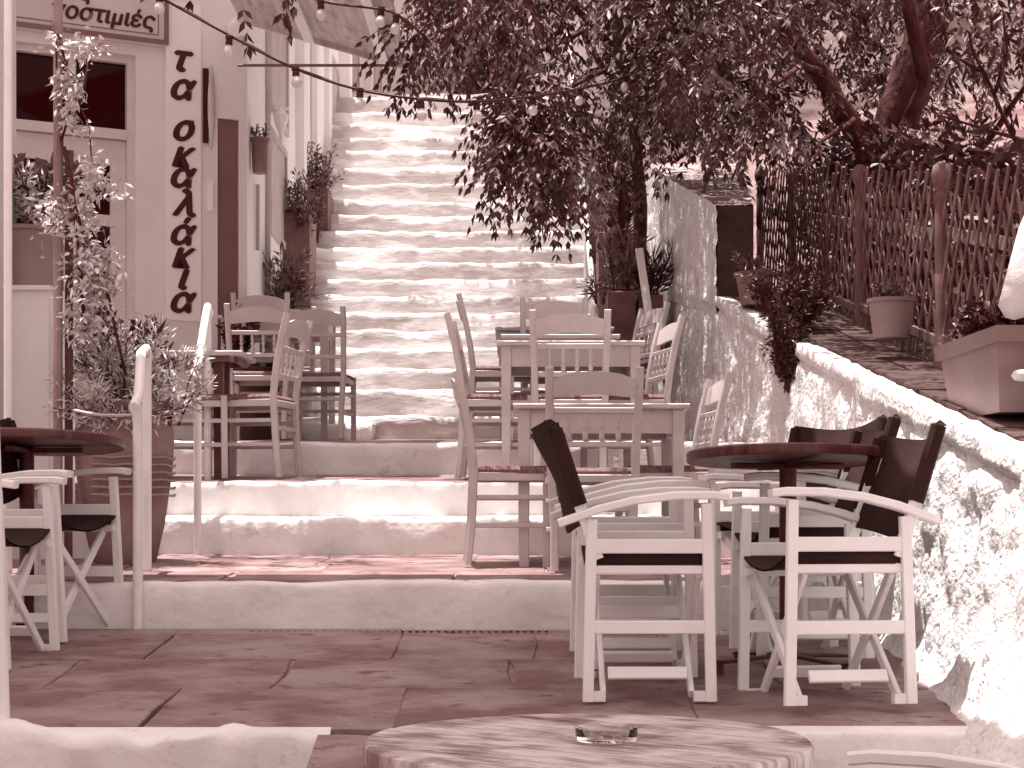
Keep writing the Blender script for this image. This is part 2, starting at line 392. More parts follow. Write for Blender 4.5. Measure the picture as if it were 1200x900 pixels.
for k, (a_, c_) in enumerate(((TW+.052, mid-.003), (mid+.003, 1.688))):
    dz0 = .58; st_ = .11; b = MB(); zz = [dz0, dz0+.65, 1.52, 1.60, 2.15, 2.26, zt0-.025]
    w_ = c_-a_
    fbox(b, a_, a_+st_, dz0, zz[-1], -.18, -.13); fbox(b, c_-st_, c_, dz0, zz[-1], -.18, -.13)
    for q0, q1 in ((dz0, dz0+.65), (1.50, 1.58), (2.10, 2.18), (zz[-1]-.18, zz[-1])): fbox(b, a_+st_, c_-st_, q0, q1, -.178, -.132)
    dl = fpart(b, 'door', M_door)
    for q0, q1 in ((dz0+.65, 1.50), (1.58, 2.10), (2.18, zz[-1]-.18)):
        g = MB(); fbox(g, a_+st_, c_-st_, q0, q1, -.158, -.150); o = g.build('pane', M_glass, dl)
    if k == 0:
        g = MB(); fbox(g, a_-.012, a_+.012, 2.3, 2.42, -.13, -.115); g.build('hinge', M_pipe, dl)
        g = MB(); fbox(g, c_-.07, c_-.05, 1.45, 1.6, -.13, -.10); g.build('handle', M_iron, dl)
# sign board with lettering
def text_mesh(s, size, ext=.004, shear=.22, off=.012):
    cu = bpy.data.curves.new('txt', 'FONT'); cu.body = s; cu.size = size; cu.extrude = ext; cu.shear = shear; cu.offset = off*size; cu.resolution_u = 3
    o = bpy.data.objects.new('txt', cu); C.objects.link(o); bpy.context.view_layer.update()
    me = bpy.data.meshes.new_from_object(o.evaluated_get(bpy.context.evaluated_depsgraph_get()))
    bpy.data.objects.remove(o); bpy.data.curves.remove(cu); return me
def letter(s, t, z, size, out, parent, name='letter', m=None, cx=.5, bold=0, **k):
    me = text_mesh(s, size, **k)
    if bold:
        import bmesh
        bm = bmesh.new()
        for q, (bx, by) in enumerate(((-bold, 0), (bold, 0), (0, bold*.6), (0, -bold*.6))):
            m2 = me.copy(); m2.transform(Matrix.Translation((bx, by, q*.0008))); bm.from_mesh(m2); bpy.data.meshes.remove(m2)
        bm.to_mesh(me); bm.free()
    xs = [v.co.x for v in me.vertices]; w = max(xs)-min(xs); x0 = min(xs)
    for v in me.vertices:
        lx = v.co.x-x0-w*cx
        p = FP(t-lx, out+v.co.z, z+v.co.y); v.co = p
    me.materials.append(m or M_letter)
    o = bpy.data.objects.new(name, me); C.objects.link(o); o.parent = tav
    o.matrix_parent_inverse = Matrix.Translation(-tav.location); return o
b = MB(); zs = 3.40
fbox(b, ft(196), 2.3, zs, 4.3, 0, .03); sg = fpart(b, 'sign_board', mat('sign_cream', .5, .56, 2, .6, .03))
g = MB(); ta_ = ft(196)
fbox(g, ta_, ta_+.03, zs, 4.3, .03, .045); fbox(g, ta_+.03, 2.3, zs, zs+.03, .03, .045); fbox(g, ta_+.07, 2.3, zs+.06, zs+.066, .03, .034); fbox(g, ta_+.07, ta_+.076, zs+.066, 4.3, .03, .034)
fpart(g, 'sign_border', M_brown)
letter('νοστιμιές', ft(181), 3.50, .165, .032, tav, 'lettering', cx=1.0, off=0, bold=.005)
letter('παραδοσιακές', ft(107), 3.64, .165, .032, tav, 'lettering', cx=1.0, off=0, bold=.005)
letter('ελληνική κουζίνα', ft(181), 3.77, .175, .032, tav, 'lettering', cx=1.0, off=0, bold=.005)
for s, y in (('τ', 71), ('α', 104), ('σ', 152), ('κ', 183), ('α', 207), ('λ', 240), ('ά', 274), ('κ', 301), ('ι', 326), ('α', 353)):
    letter('ο' if s == 'σ' else s, ft(215), fz(215, y+13), .255, .014, tav, 'letter', off=.0, shear=.35, bold=.012)
bar_ = MB(); zz_ = fz(215, 165)+.118; fbox(bar_, ft(216), ft(226.5), zz_, zz_+.03, .012, .02); o = fpart(bar_, 'letter_stroke', M_letter)
# wall fittings
b = MB(); fbox(b, ft(248)-.006, ft(244)+.006, fz(245, 247), fz(245, 212), 0, .02)
tag(fpart(b, 'switch_plate', M_sunpl), None)
lamp = MB(); cz = (fz(245, 74)+fz(245, 176))/2; hh = (fz(245, 74)-fz(245, 176))/2
for k in range(2):
    pass
pr = []
for i in range(13):
    a = -math.pi/2+math.pi*i/12
    pr.append((math.cos(a)*.042, math.sin(a)*hh))
vs = []; fs = []
for i, (o_, z_) in enumerate(pr):
    for w_ in range(7):
        an = math.pi*w_/6; vs.append(FP(ft(246)+math.cos(an)*o_*.9, .001+math.sin(an)*o_, cz+z_))
for i in range(12):
    for w_ in range(6): fs.append((i*7+w_, i*7+w_+1, i*7+8+w_, i*7+7+w_))
lamp.add(vs, fs); wl = lamp.build('wall_lamp', M_board, None, 'all'); tag(wl, 'narrow half oval wall lamp to the right of the vertical lettering', 'lamp')
b = MB(); fbox(b, ft(246)+.018, ft(246)+.055, cz-hh*.85, cz+hh*.85, .002, .03); b.build('lamp_back', M_black, wl)
b = MB(); c0 = FP(ft(275), .0, fz(275, 34)); b.tube([c0, c0+NO*.25+U*-.03], [.065, .07], 18)
tag(b.build('vent_pipe', M_sunpl, None, True), 'short round white vent pipe high on the corner of the restaurant wall', 'vent')

# ------------------------------------------------------------------ sunlit house beyond (its side runs up the stair)
hs2 = empty('white_house', (-1.95, 12.6, 0), 0, 'sunlit white house with shutters running up the left of the stair', 'building')
def hpart(b, name, m, smooth=False):
    o = b.build(name, m, None, smooth); o.parent = hs2; o.matrix_parent_inverse = Matrix.Translation(-hs2.location); return o
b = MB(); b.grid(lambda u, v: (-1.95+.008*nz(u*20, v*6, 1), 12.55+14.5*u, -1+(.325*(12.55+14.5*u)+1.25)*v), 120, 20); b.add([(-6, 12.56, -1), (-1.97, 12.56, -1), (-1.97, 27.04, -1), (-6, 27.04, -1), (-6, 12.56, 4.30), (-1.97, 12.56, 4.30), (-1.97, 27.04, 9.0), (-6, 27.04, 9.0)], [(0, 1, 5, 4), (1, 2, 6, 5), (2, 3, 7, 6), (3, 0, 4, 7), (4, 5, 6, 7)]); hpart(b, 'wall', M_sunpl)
M_shut = mat('pale_shutter', .46, .54, 3, .6, .05)
for y_, w_, pr_ in ((15.5, .22, .075), (16.7, .25, .06), (17.9, .3, .05), (19.4, .3, .12), (22.6, .4, .1)):
    b = MB(); b.box((-1.95+pr_/2, y_, .16*y_), (pr_, w_, .32*y_+.2)); hpart(b, 'pilaster', M_sunpl)
def hwin(y0, y1, z0, z1, shut=True):
    b = MB(); fr = .06
    for q in ((y0, y0+fr, z0, z1), (y1-fr, y1, z0, z1), (y0+fr, y1-fr, z0, z0+fr), (y0+fr, y1-fr, z1-fr, z1)):
        b.box((-1.935, (q[0]+q[1])/2, (q[2]+q[3])/2), (.035, q[1]-q[0], q[3]-q[2]))
    w = hpart(b, 'window', M_shut)
    g = MB(); g.box((-1.942, (y0+y1)/2, (z0+z1)/2), (.014, y1-y0-2*fr, z1-z0-2*fr)); o = g.build('shutter' if shut else 'pane', M_shut if shut else M_glass, w)
hwin(13.6, 14.7, 3.3, 4.2); hwin(13.6, 14.6, 2.3, 3.15); hwin(18.3, 19.0, 3.3, 5.0); hwin(20.4, 21.5, 4.4, 6.2); hwin(24, 25.2, 5.6, 7)
b = MB(); b.tube([(-1.93, 13.5, -.5), (-1.93, 13.5, 3.2), (-1.93, 13.5, 4.4)], .022, 8); hpart(b, 'drain_pipe', M_shut, True)
b = MB(); b.box((-1.93, 12.95, 2.3), (.03, .012, .5)); hpart(b, 'wire_cover', M_shut)
# wall lantern
b = MB(); b.lathe([(.012, -.2), (.016, -.12), (.055, -.02), (.062, .03), (.02, .09), (.012, .1)], (-1.86, 13.75, (HY-140)*13.75/F), 8); b.bar((-1.95, 13.75, (HY-140)*13.75/F+.07), (-1.8, 13.75, (HY-140)*13.75/F+.09), .02, .02)
tag(b.build('wall_lantern', M_sunpl, None), 'small white lantern on the sunlit house wall', 'lantern')
# canopy
cn = empty('canopy', (-1.4, 11.5, 3.3), 0, 'sloping boarded canopy seen from below at the top of the photo', 'canopy')
def slope(u, v, dz=0):   # u outwards 0..1, v along depth 0..1
    x = -1.93+u*(1.93-.74); y = 9.7+2.35*v
    return Vector((x, y, 3.56-.34*u+.0*v+dz))
nb = 9
for k in range(nb):
    b = MB(); v0, v1 = k/nb+.004, (k+1)/nb-.004; q = [slope(0, v0), slope(1, v0), slope(1, v1), slope(0, v1)]
    b.add([p for p in q]+[p+Vector((0, 0, .02)) for p in q], [(3, 2, 1, 0), (4, 5, 6, 7), (0, 1, 5, 4), (1, 2, 6, 5), (2, 3, 7, 6), (3, 0, 4, 7)])
    o = b.build('board', M_board, cn); o.matrix_parent_inverse = Matrix.Translation(-cn.location)
for u in (.42, .86):
    b = MB(); b.bar(slope(u, 0, -.025), slope(u, 1, -.025), .07, .045, ch=.004); o = b.build('batten', M_pipe, cn); o.matrix_parent_inverse = Matrix.Translation(-cn.location)
b = MB(); b.bar(slope(0, 1.006, -.01), slope(1, 1.006, -.01), .03, .05); o = b.build('edge_beam', M_board, cn); o.matrix_parent_inverse = Matrix.Translation(-cn.location)
b = MB(); b.tube([(-1.93, 12.0, 3.2), (-.84, 12.0, 3.2)], .010, 6); b.tube([(-.84, 12.0, 3.2), slope(.93, 1, -.01)], .010, 6); o = b.build('stay', M_brown, cn); o.matrix_parent_inverse = Matrix.Translation(-cn.location)

# ------------------------------------------------------------------ right-hand retaining wall
WL = [(1.66, 1.0), (1.63, 4.6), (1.62, 5.3), (1.61, 6.2), (1.60, 8.0), (1.60, 9.55), (1.33, 11.0), (1.10, 14.2)]
WT = [-.55, .05, .187, .36, .70, 1.0, 1.446, 2.02]
def wl_at(s):     # s in 0..n
    i = min(int(s), len(WL)-2); f = s-i
    return (WL[i][0]*(1-f)+WL[i+1][0]*f, WL[i][1]*(1-f)+WL[i+1][1]*f, WT[i]*(1-f)+WT[i+1]*f)
def wall_face(segs, zbot, amp=.03, nu=40, nv=26, top=None, sc=6.0):
    """lumpy face from ground to the top edge, rolled over the edge"""
    pts = []
    s0, s1 = segs
    for i in range(nu+1):
        s = s0+(s1-s0)*i/nu; x, y, zt = wl_at(s)
        if top: zt = top(s)
        x2, y2, _ = wl_at(min(s+.02, s1)); x1, y1, _ = wl_at(max(s-.02, s0))
        d = Vector((x2-x1, y2-y1, 0)).normalized(); nrm = Vector((-d.y, d.x, 0))    # towards the street
        row = []
        for j in range(nv+4):
            v = min(j/nv, 1.0); z = zbot+(zt-zbot)*v; bat = (.25 if y < 5 else (.25-.13*(y-5)/1.8 if y < 6.8 else .12)) if s < 5 else .08; gz = G(0, min(max(y, 5), 12.5)); fl = bat*min(1, max(0, (zt-z)/(zt-gz)))+.04*max(0, 1-(z-G(0, min(max(y, 5), 6.99)))/.12)**2*(1 if y < 7 else 0)
            inw = 0 if j <= nv else (j-nv)*.035
            p = Vector((x, y, z))
            n3 = nz(y*sc, z*sc, x*2)+.6*nz(y*sc*2.3, z*sc*2.3, x*3+4)
            cell = noise.voronoi(Vector((y*sc*1.5, z*sc*1.5, x*2)))[0][0]
            dd = amp*(n3*.6+(.5-cell**1.4*1.2)*1.0)
            lip_ = zt-z; p += nrm*(dd*(1 if lip_ > .10 else .4)+fl-inw+(.014 if lip_ < .085 else (-.016 if lip_ < .105 else 0)))
            p.z += (.010*nz(y*7, inw*9, 2) if j > nv-1 else 0)-(.006 if j > nv else 0)
            row.append(p)
        pts.append(row)
    n = nv+4; vs = [p for r_ in pts for p in r_]
    fs = [(i*n+j, (i+1)*n+j, (i+1)*n+j+1, i*n+j+1) for i in range(nu) for j in range(n-1)]
    return MB().add(vs, fs)
rw = empty('retaining_wall', (1.6, 7, 0), 0, 'low lumpy whitewashed stone wall along the right side, with a paved ledge', 'wall')
def rpart(o, root=rw): o.parent = root; o.matrix_parent_inverse = Matrix.Translation(-root.location); return o
rpart(wall_face((0, 5), -1.3, .028, 260, 70, sc=5.5).build('wall_face', M_wallw, None, smooth='all'))
rpart(wall_face((5, 7), -.3, .020, 100, 60, sc=8).build('wall_face', M_wallw, None, smooth='all'))
def ledge(u, v):
    s = u*6; x, y, z = wl_at(s); xr = 2.3; zr = min(z, .74+.205*(y-8.15)+.02) if y > 6 else z
    return (x+.09+(xr-x-.09)*v, y, z+(zr-z)*v-.012+.008*nz(y*5, v*4, 0))
rpart(MB().grid(lambda u, v: ledge(u, v), 60, 6).build('ledge_bed', M_mort, None))
# ledge flagstones
s = .95
while s < 6:
    ds = random.uniform(.28, .6)
    vv = [0.0, random.uniform(.25, .75), 1.0]
    for a_, c_ in zip(vv[:-1], vv[1:]):
        q = []
        for (u_, v_) in ((s+.004, a_+.01), (s+.004+random.uniform(0, .02), c_-.005), (s+ds-.003, c_-.005), (s+ds-.003+random.uniform(-.02, 0), a_+.01)):
            p = Vector(ledge(min(u_, 6)/6, v_)); q.append(p)
        dz = random.uniform(.012, .022)
        b = MB(); b.add([p+Vector((0, 0, -.02)) for p in q]+[p+Vector((0, 0, dz)) for p in q], [(0, 1, 5, 4), (1, 2, 6, 5), (2, 3, 7, 6), (3, 0, 4, 7), (4, 5, 6, 7)])
        rpart(b.build('flagstone', random.choice((M_dark, M_ledge)), None))
    s += ds
# the taller white wall behind
tw = empty('tall_white_wall', (1.3, 12, 1), 0, 'tall rough white wall with a sloping top beside the stair, right', 'wall')
FT = lambda s: 2.035+(s-6)*.93 if s >= 6 else 2.035
b = MB()
def fw(u, v):
    s = 6+u; x, y, zt0_ = wl_at(s); zt = FT(s); zb = zt0_-.12; z = zb+(zt-zb)*v
    return Vector((x-.012-.016*nz(y*9, z*9, 0)-.008*nz(y*24, z*24, 0), y-.0, z))
b.grid(fw, 70, 40); rpart(b.build('wall_face', M_wallw, None, smooth='all'), tw)
b = MB(); A0 = Vector((1.325, 11.0, 0)); A1 = Vector((1.56, 11.02, 0)); B0 = Vector((1.095, 14.2, 0)); B1 = Vector((1.9, 14.2, 0))
Z0, Z1 = 2.035, 2.965
def V3(p, z): return (p.x, p.y, z)
b.add([V3(A0, 1.2), V3(A1, 1.2), V3(B1, 1.2), V3(B0, 1.2), V3(A0, Z0-.005), V3(A1, Z0-.005), V3(B1, Z1-.005), V3(B0, Z1-.005)], [(0, 1, 5, 4), (1, 2, 6, 5), (2, 3, 7, 6)])
rpart(b.build('end_pier', M_dark, None), tw)
b = MB(); b.grid(lambda u, v: tuple((A0+(A1-A0)*u).lerp(B0+(B1-B0)*u, v)+Vector((0, 0, Z0+(Z1-Z0)*v+.015*nz(u*6, v*12, 1)))), 10, 30)
rpart(b.build('coping', mat('coping_shadow_stripes', .22, .34, 2.5, .9, .4, 20, c3=.75, c3amt=.40, c3scale=2.6, stretch=(.5, 2, 1)), None, smooth='all'), tw)  # shadow put into the dark tone, sun stripes into the pale patches

# ------------------------------------------------------------------ background walls up the hill
def bgwall(name, p0, p1, z0, z1, thick, label, courses=9, amp=.06, m=M_hill):
    p0 = Vector(p0); p1 = Vector(p1); d = (p1-p0); L_ = d.length; nn = Vector((d.y, -d.x)).normalized(); b = MB()
    def fn(u, v):
        q = p0+d*u; st_ = (math.floor(v*courses)/courses-.5)
        off = amp*nz(u*L_*1.2, v*6, 2)-st_*-.0+(.05 if (v*courses) % 1 < .12 else 0)
        return (q.x+nn.x*off*-1, q.y+nn.y*off*-1, z0+(z1-z0)*v)
    b.grid(fn, 60, 60); 
    q = (p0+p1)/2-nn*(-thick/2-.12)*-1
    a = math.atan2(d.y, d.x); b.box((q.x, q.y, (z0+z1)/2-.02), (L_, thick, z1-z0-.05), rz=a)
    return tag(b.build(name, m, None), label, 'wall')
bgwall('hillside_wall', (1.0, 22), (13, 20), 1.5, 8.6, .4, 'rough white hillside wall seen through the tree leaves')
bgwall('garden_wall', (2.9, 17.2), (6.6, 10.5), .8, 3.1, .3, 'rough sunlit white wall behind the lattice fence', 4)
b = MB(); b.box((.2, 27, 6.5), (9, .6, 8)); b.box((-1.5, 26.6, 4.5), (1.2, .25, 2))
uh = tag(b.build('upper_house', M_sunpl, None), 'plain white house wall closing the view above the stair', 'building')
g = MB(); g.box((-1.35, 26.66, 6.2), (.8, .1, 1.3)); g.build('window', M_shut, uh)
b = MB(); b.grid(lambda u, v: (-2.2+4.4*u, 19.6+.03*nz(u*20, v*5, 0), 3.9+1.0*v+.03*nz(u*12, 0, 3)), 40, 8); b.box((0, 19.85, 4.35), (4.4, .45, 1.1))
tag(b.build('parapet', M_hill, None), 'low white parapet at the top of the stair', 'wall')

# ------------------------------------------------------------------ foliage tools
def leaf_obj(name, Pp, D, ln, wd, m, parent=None, fold=.25, stuff=True, droop=0):
    """Pp (n,3) base points, D (n,3) directions, ln, wd arrays -> folded diamond leaves, two quads each"""
    n = len(Pp); Pp = np.asarray(Pp, float); D = np.asarray(D, float); D /= np.linalg.norm(D, axis=1)[:, None]+1e-9
    rv = RNG.normal(size=(n, 3)); S = np.cross(D, rv); S /= np.linalg.norm(S, axis=1)[:, None]+1e-9; Nn = np.cross(S, D)
    ln = np.broadcast_to(ln, (n,))[:, None]; wd = np.broadcast_to(wd, (n,))[:, None]
    v0 = Pp; v1 = Pp+D*ln*.45+S*wd*.5+Nn*wd*fold; v2 = Pp+D*ln-Nn*ln*droop; v3 = Pp+D*ln*.45-S*wd*.5+Nn*wd*fold; v4 = Pp+D*ln*.5
    V = np.stack([v0, v1, v2, v3, v4], 1).reshape(-1, 3)
    base = (np.arange(n)*5)[:, None]
    Fc = np.concatenate([base+np.array([[0, 1, 2, 4]]), base+np.array([[0, 4, 2, 3]])], 1).reshape(-1, 4)
    me = bpy.data.meshes.new(name); me.vertices.add(len(V)); me.vertices.foreach_set('co', V.ravel())
    me.loops.add(Fc.size); me.loops.foreach_set('vertex_index', Fc.ravel()); me.polygons.add(len(Fc))
    me.polygons.foreach_set('loop_start', np.arange(len(Fc))*4); me.update(calc_edges=True); me.validate()
    return link(name, me, m, parent, stuff=stuff)
def pinnate(starts, dirs, lens, npair=6, lf=.055, lw=.017, droop=.35):
    """compound leaves: returns leaf arrays and rachis points"""
    P_, D_, L_, W_ = [], [], [], []
    for s_, d_, l_ in zip(starts, dirs, lens):
        s_ = np.array(s_); d_ = np.array(d_)/np.linalg.norm(d_); sd = np.cross(d_, RNG.normal(size=3)*.35+np.array([0, 0, 1.])); sd /= np.linalg.norm(sd)+1e-9
        for k in range(1, npair+1):
            t = k/npair; p = s_+d_*l_*t+np.array([0, 0, -1])*droop*l_*t*t
            dd = d_+np.array([0, 0, -1])*droop*2*t
            for sg_ in (-1, 1):
                P_.append(p); D_.append(dd*.7+sd*sg_*.8+np.array([0, 0, -.35])+RNG.normal(size=3)*.12); L_.append(lf*RNG.uniform(.75, 1.15)); W_.append(lw)
        P_.append(p); D_.append(dd); L_.append(lf); W_.append(lw)
    return P_, D_, L_, W_
def limb(b, pts, r0, r1, n=8, wob=.03):
    m = len(pts); out = []; rs = []
    seg = 5
    for i in range(m-1):
        for k in range(seg):
            t = k/seg; p = Vector(pts[i]).lerp(Vector(pts[i+1]), t); f = (i+t)/(m-1)
            p += Vector((nz(i*2+t*2, 1, 0), nz(1, i*2+t*2, 5), 0))*wob; out.append(p); rs.append(r0+(r1-r0)*f+.06*r0*nz(i*3+t*5, 7, 1))
    out.append(Vector(pts[-1])); rs.append(r1); b.tube(out, rs, n)

# ------------------------------------------------------------------ trees
def crown(name, clumps, m, parent, nper, spread, lf=.055, lw=.018, ln=(.14, .26), down=.5, npair=6):
    S, D, L_ = [], [], []
    for c in clumps:
        c = np.array(c[:3]); k = nper
        for _ in range(k):
            o = RNG.normal(size=3)*spread*np.array([1, 1, .8]); S.append(c+o)
            d = o/np.linalg.norm(o)*.7+RNG.normal(size=3)*.5+np.array([0, 0, -down]); D.append(d); L_.append(RNG.uniform(*ln))
    P_, Dd, Ll, Ww = pinnate(S, D, L_, npair, lf, lw)
    return leaf_obj(name, P_, Dd, np.array(Ll), np.array(Ww), m, parent)
def vclumps(pxs, n, dmin, dmax, ybot):
    """clumps spread through the volume of the crown between two columns of the view, above its drooping lower edge"""
    out = []
    for _ in range(n):
        px = random.uniform(*pxs); d = random.uniform(dmin, dmax); yb = np.interp(px, [p[0] for p in ybot], [p[1] for p in ybot])
        py = random.uniform(-110, yb-34); out.append(tuple(P(px, py, d)))
    return out
EDGE = [(468, -20), (500, 30), (520, 52), (545, 60), (580, 70), (600, 130), (630, 185), (700, 190), (730, 190), (780, 175), (830, 165), (900, 190), (960, 150), (1040, 130), (1100, 180), (1150, 150), (1200, 120), (1260, 120)]

t2 = empty('hanging_tree', (1.08, 14.3, 2.0), 0, 'dark slender tree left of the tall white wall, its feathery branches hanging over the stair', 'tree')
def tp(o, root): o.parent = root; o.matrix_parent_inverse = Matrix.Translation(-root.location); return o
b = MB(); limb(b, [(1.02, 13.2, 1.5), (1.0, 13.3, 2.3), (.95, 13.2, 3.1), (.82, 12.6, 3.9), (.6, 12, 4.6)], .06, .035)
tp(b.build('trunk', M_bark, None, smooth='all'), t2)
brs = [[(.95, 13.2, 3.1), (.5, 12.2, 3.5), (.1, 11.6, 3.15), (-.05, 11.4, 2.75)], [(.9, 12.9, 3.4), (.2, 12, 3.9), (-.4, 11.6, 3.8), (-.75, 11.2, 3.5)], [(.95, 13.2, 3.2), (.7, 12, 3.2), (.4, 11.4, 2.9), (.3, 11.2, 2.6)], [(.8, 12.6, 3.8), (1.2, 11.8, 3.7), (1.5, 11.2, 3.3)]]
for q in brs:
    b = MB(); limb(b, q, .03, .006, 6); tp(b.build('branch', M_bark, None, smooth='all'), t2)
cl = vclumps((495, 800), 46, 10.8, 13.2, EDGE)
cr = tp(crown('crown', cl, M_leaf, None, 17, .16, .086, .029, (.2, .36), .7), t2)
# hanging sprays at the lower left edge
hang = []
for px, py in ((600, 150), (612, 165), (590, 165), (640, 175), (655, 190), (668, 205), (640, 200), (610, 140), (625, 150), (650, 160), (690, 190), (497, 62), (508, 45), (490, 45), (600, 125), (655, 215), (620, 180), (598, 180), (603, 195)):
    hang.append(tuple(P(px, py-14, 11.0+random.uniform(-.3, .3))))
tp(crown('crown', hang, M_leaf, None, 13, .06, .075, .028, (.24, .38), 1.1, 7), t2)
tag(t2.children[-1], None)

t1 = empty('spreading_tree', (2.75, 12.6, 1.6), 0, 'big tree with thick forked trunk standing behind the lattice fence', 'tree')
b = MB(); limb(b, [(2.72, 12.6, 1.1), (2.74, 12.6, 2.2), (2.80, 12.55, 2.9), (3.0, 12.5, 3.5), (3.1, 12.5, 4.4), (3.0, 12.4, 5.4)], .17, .11, 12, .05)
limb(b, [(2.66, 12.5, 2.2), (2.52, 12.4, 2.75), (2.2, 12.2, 3.2), (1.75, 12.0, 3.6), (1.3, 11.6, 4.0), (.9, 11.2, 4.5)], .095, .05, 10, .05)
limb(b, [(2.8, 12.5, 2.6), (2.95, 12.2, 3.1), (2.7, 11.9, 3.9), (2.5, 11.5, 4.6)], .07, .03, 8)
limb(b, [(2.8, 12.6, 2.3), (3.3, 12.2, 2.55), (3.9, 12.0, 2.75), (4.6, 11.8, 3.2)], .07, .035, 8)
limb(b, [(1.75, 12.0, 3.6), (1.2, 10.0, 3.8), (.6, 7.8, 3.6), (0, 6.2, 3.5)], .05, .02, 7)
tp(b.build('trunk', M_bark, None, smooth='all'), t1)
for q in ([(2.2, 12.2, 3.2), (1.9, 11.2, 3.0), (1.5, 10.6, 2.6), (1.3, 10.3, 2.35)], [(2.5, 12.4, 2.7), (2.3, 11.5, 2.7), (2.0, 11.0, 2.45), (1.9, 10.8, 2.25)], [(3.3, 12.2, 2.6), (3.4, 11.0, 2.9), (3.2, 10.2, 3.0)], [(3.9, 12, 2.75), (3.8, 11, 3.3), (3.6, 10.3, 3.5)]):
    b = MB(); limb(b, q, .028, .006, 6); tp(b.build('branch', M_bark, None, smooth='all'), t1)
cl = vclumps((760, 900), 38, 10.2, 13.5, EDGE)+vclumps((880, 1090), 26, 12.9, 15, EDGE)+vclumps((1090, 1230), 18, 12, 15, EDGE)+vclumps((880, 980), 5, 10.5, 12, EDGE)
tp(crown('crown', cl, M_leaf, None, 18, .19, .084, .029, (.18, .34)), t1)
over = []  # unseen leaf clumps added above the view to shade stair, ledge and terraces
for _ in range(26):
    y = random.uniform(12.6, 18.4); x = random.uniform(-.7, .9); over.append((x, y, .32*y+.25+random.uniform(0, .9)))
for _ in range(60):
    y = random.uniform(6.2, 10.5); x = random.uniform(1.6, 2.7); over.append((x, y, .32*y+.25+random.uniform(0, .8)))
for _ in range(16):
    y = random.uniform(8.2, 10.0); x = random.uniform(-1.6, .8); over.append((x, y, .32*y+.3+random.uniform(0, .8)))
tp(crown('crown', over, M_leaf, None, 20, .24, .08, .032, npair=4), t1)
# oleander twigs at the far right, long drooping leaves
t3 = empty('oleander', (3.4, 10.2, 1.2), 0, 'tall stem with long narrow drooping leaves behind the fence at the right edge', 'plant')
b = MB(); PP = []; DD = []
for q in ([P(1200, 190, 10.2), P(1165, 110, 10.2), P(1140, 60, 10.1), P(1128, -10, 10)], [P(1165, 110, 10.2), P(1180, 60, 10), P(1175, 10, 10)], [P(1150, 85, 10.2), P(1110, 60, 10), P(1105, 20, 10)], [P(1200, 165, 10.2), P(1150, 150, 10), P(1100, 135, 10)]):
    limb(b, q, .014, .005, 6, .01)
    for _ in range(26):
        i = random.randrange(len(q)-1); p = q[i].lerp(q[i+1], random.random()); PP.append(tuple(p)); DD.append((random.gauss(0, .6), random.gauss(0, .4), random.gauss(-.5, .5)))
limb(b, [P(1200, 190, 10.2), (3.2, 10.3, 1.2)], .016, .014, 6, .01)
tp(b.build('stem', M_bark, None, smooth='all'), t3)
tp(leaf_obj('foliage', PP, DD, .13, .024, M_leafd, None), t3)

# ------------------------------------------------------------------ lattice fence
fc = empty('lattice_fence', (2.05, 10, 1.1), 0, 'old expanding wooden lattice fence with turned posts on the right wall ledge', 'fence')
def fzb(y): return .74+.205*(y-8.15)
def fzt(y): return .2015*y-.02
for y in (6.6, 8.15, 10.05, 12.5, 14.1):
    b = MB(); z0 = fzb(y)-.02; hgt = fzt(y)-z0+.12
    prof = [(.04, 0), (.04, .12), (.028, .14), (.034, .2), (.028, .3), (.033, .45), (.025, .47), (.033, .5), (.030, hgt-.26), (.022, hgt-.23), (.034, hgt-.20), (.022, hgt-.17), (.042, hgt-.13), (.048, hgt-.09), (.040, hgt-.05), (.015, hgt-.03)]
    b.lathe(prof, (2.05, y, z0), 10); tp(b.build('post', M_fence, None, smooth=True), fc)
ys = [6.6, 8.15, 10.05, 12.5, 14.1]
for a_, c_ in zip(ys[:-1], ys[1:]):
    b = MB(); b.bar((2.08, a_+.04, fzt(a_)-.26), (2.08, c_-.04, fzt(c_)-.26), .02, .060); tp(b.build('rail', M_rail, None), fc)
    b = MB(); b.bar((2.05, a_+.04, fzb(a_)+.12), (2.05, c_-.04, fzb(c_)+.12), .02, .05); tp(b.build('rail', M_fence, None), fc)
pitch = .155; slm = []
for sgn in (-1, 1):
    b = MB(); dx = .28*sgn; b.bar((.006*sgn, -dx, 0), (.006*sgn, dx, 1.0), .010, .026, up=(0, 1, 0), ch=.002)
    me = bpy.data.meshes.new('slat'); me.from_pydata(b.v, [], b.f); me.materials.append(M_fence); slm.append(me)
y = 6.68
while y < 14.05:
    for k in (0, 1):
        o = bpy.data.objects.new('slat', slm[k]); C.objects.link(o)
        o.location = (2.055, y+random.uniform(-.008, .008), fzb(y)+.04+random.uniform(-.03, .03)); o.scale = (1, 1, (fzt(y)-fzb(y))*random.uniform(.95, .99)); o.rotation_euler = (random.uniform(-.03, .03), 0, 0)
        tp(o, fc)
    y += pitch*(1 if y < 11 else .95)

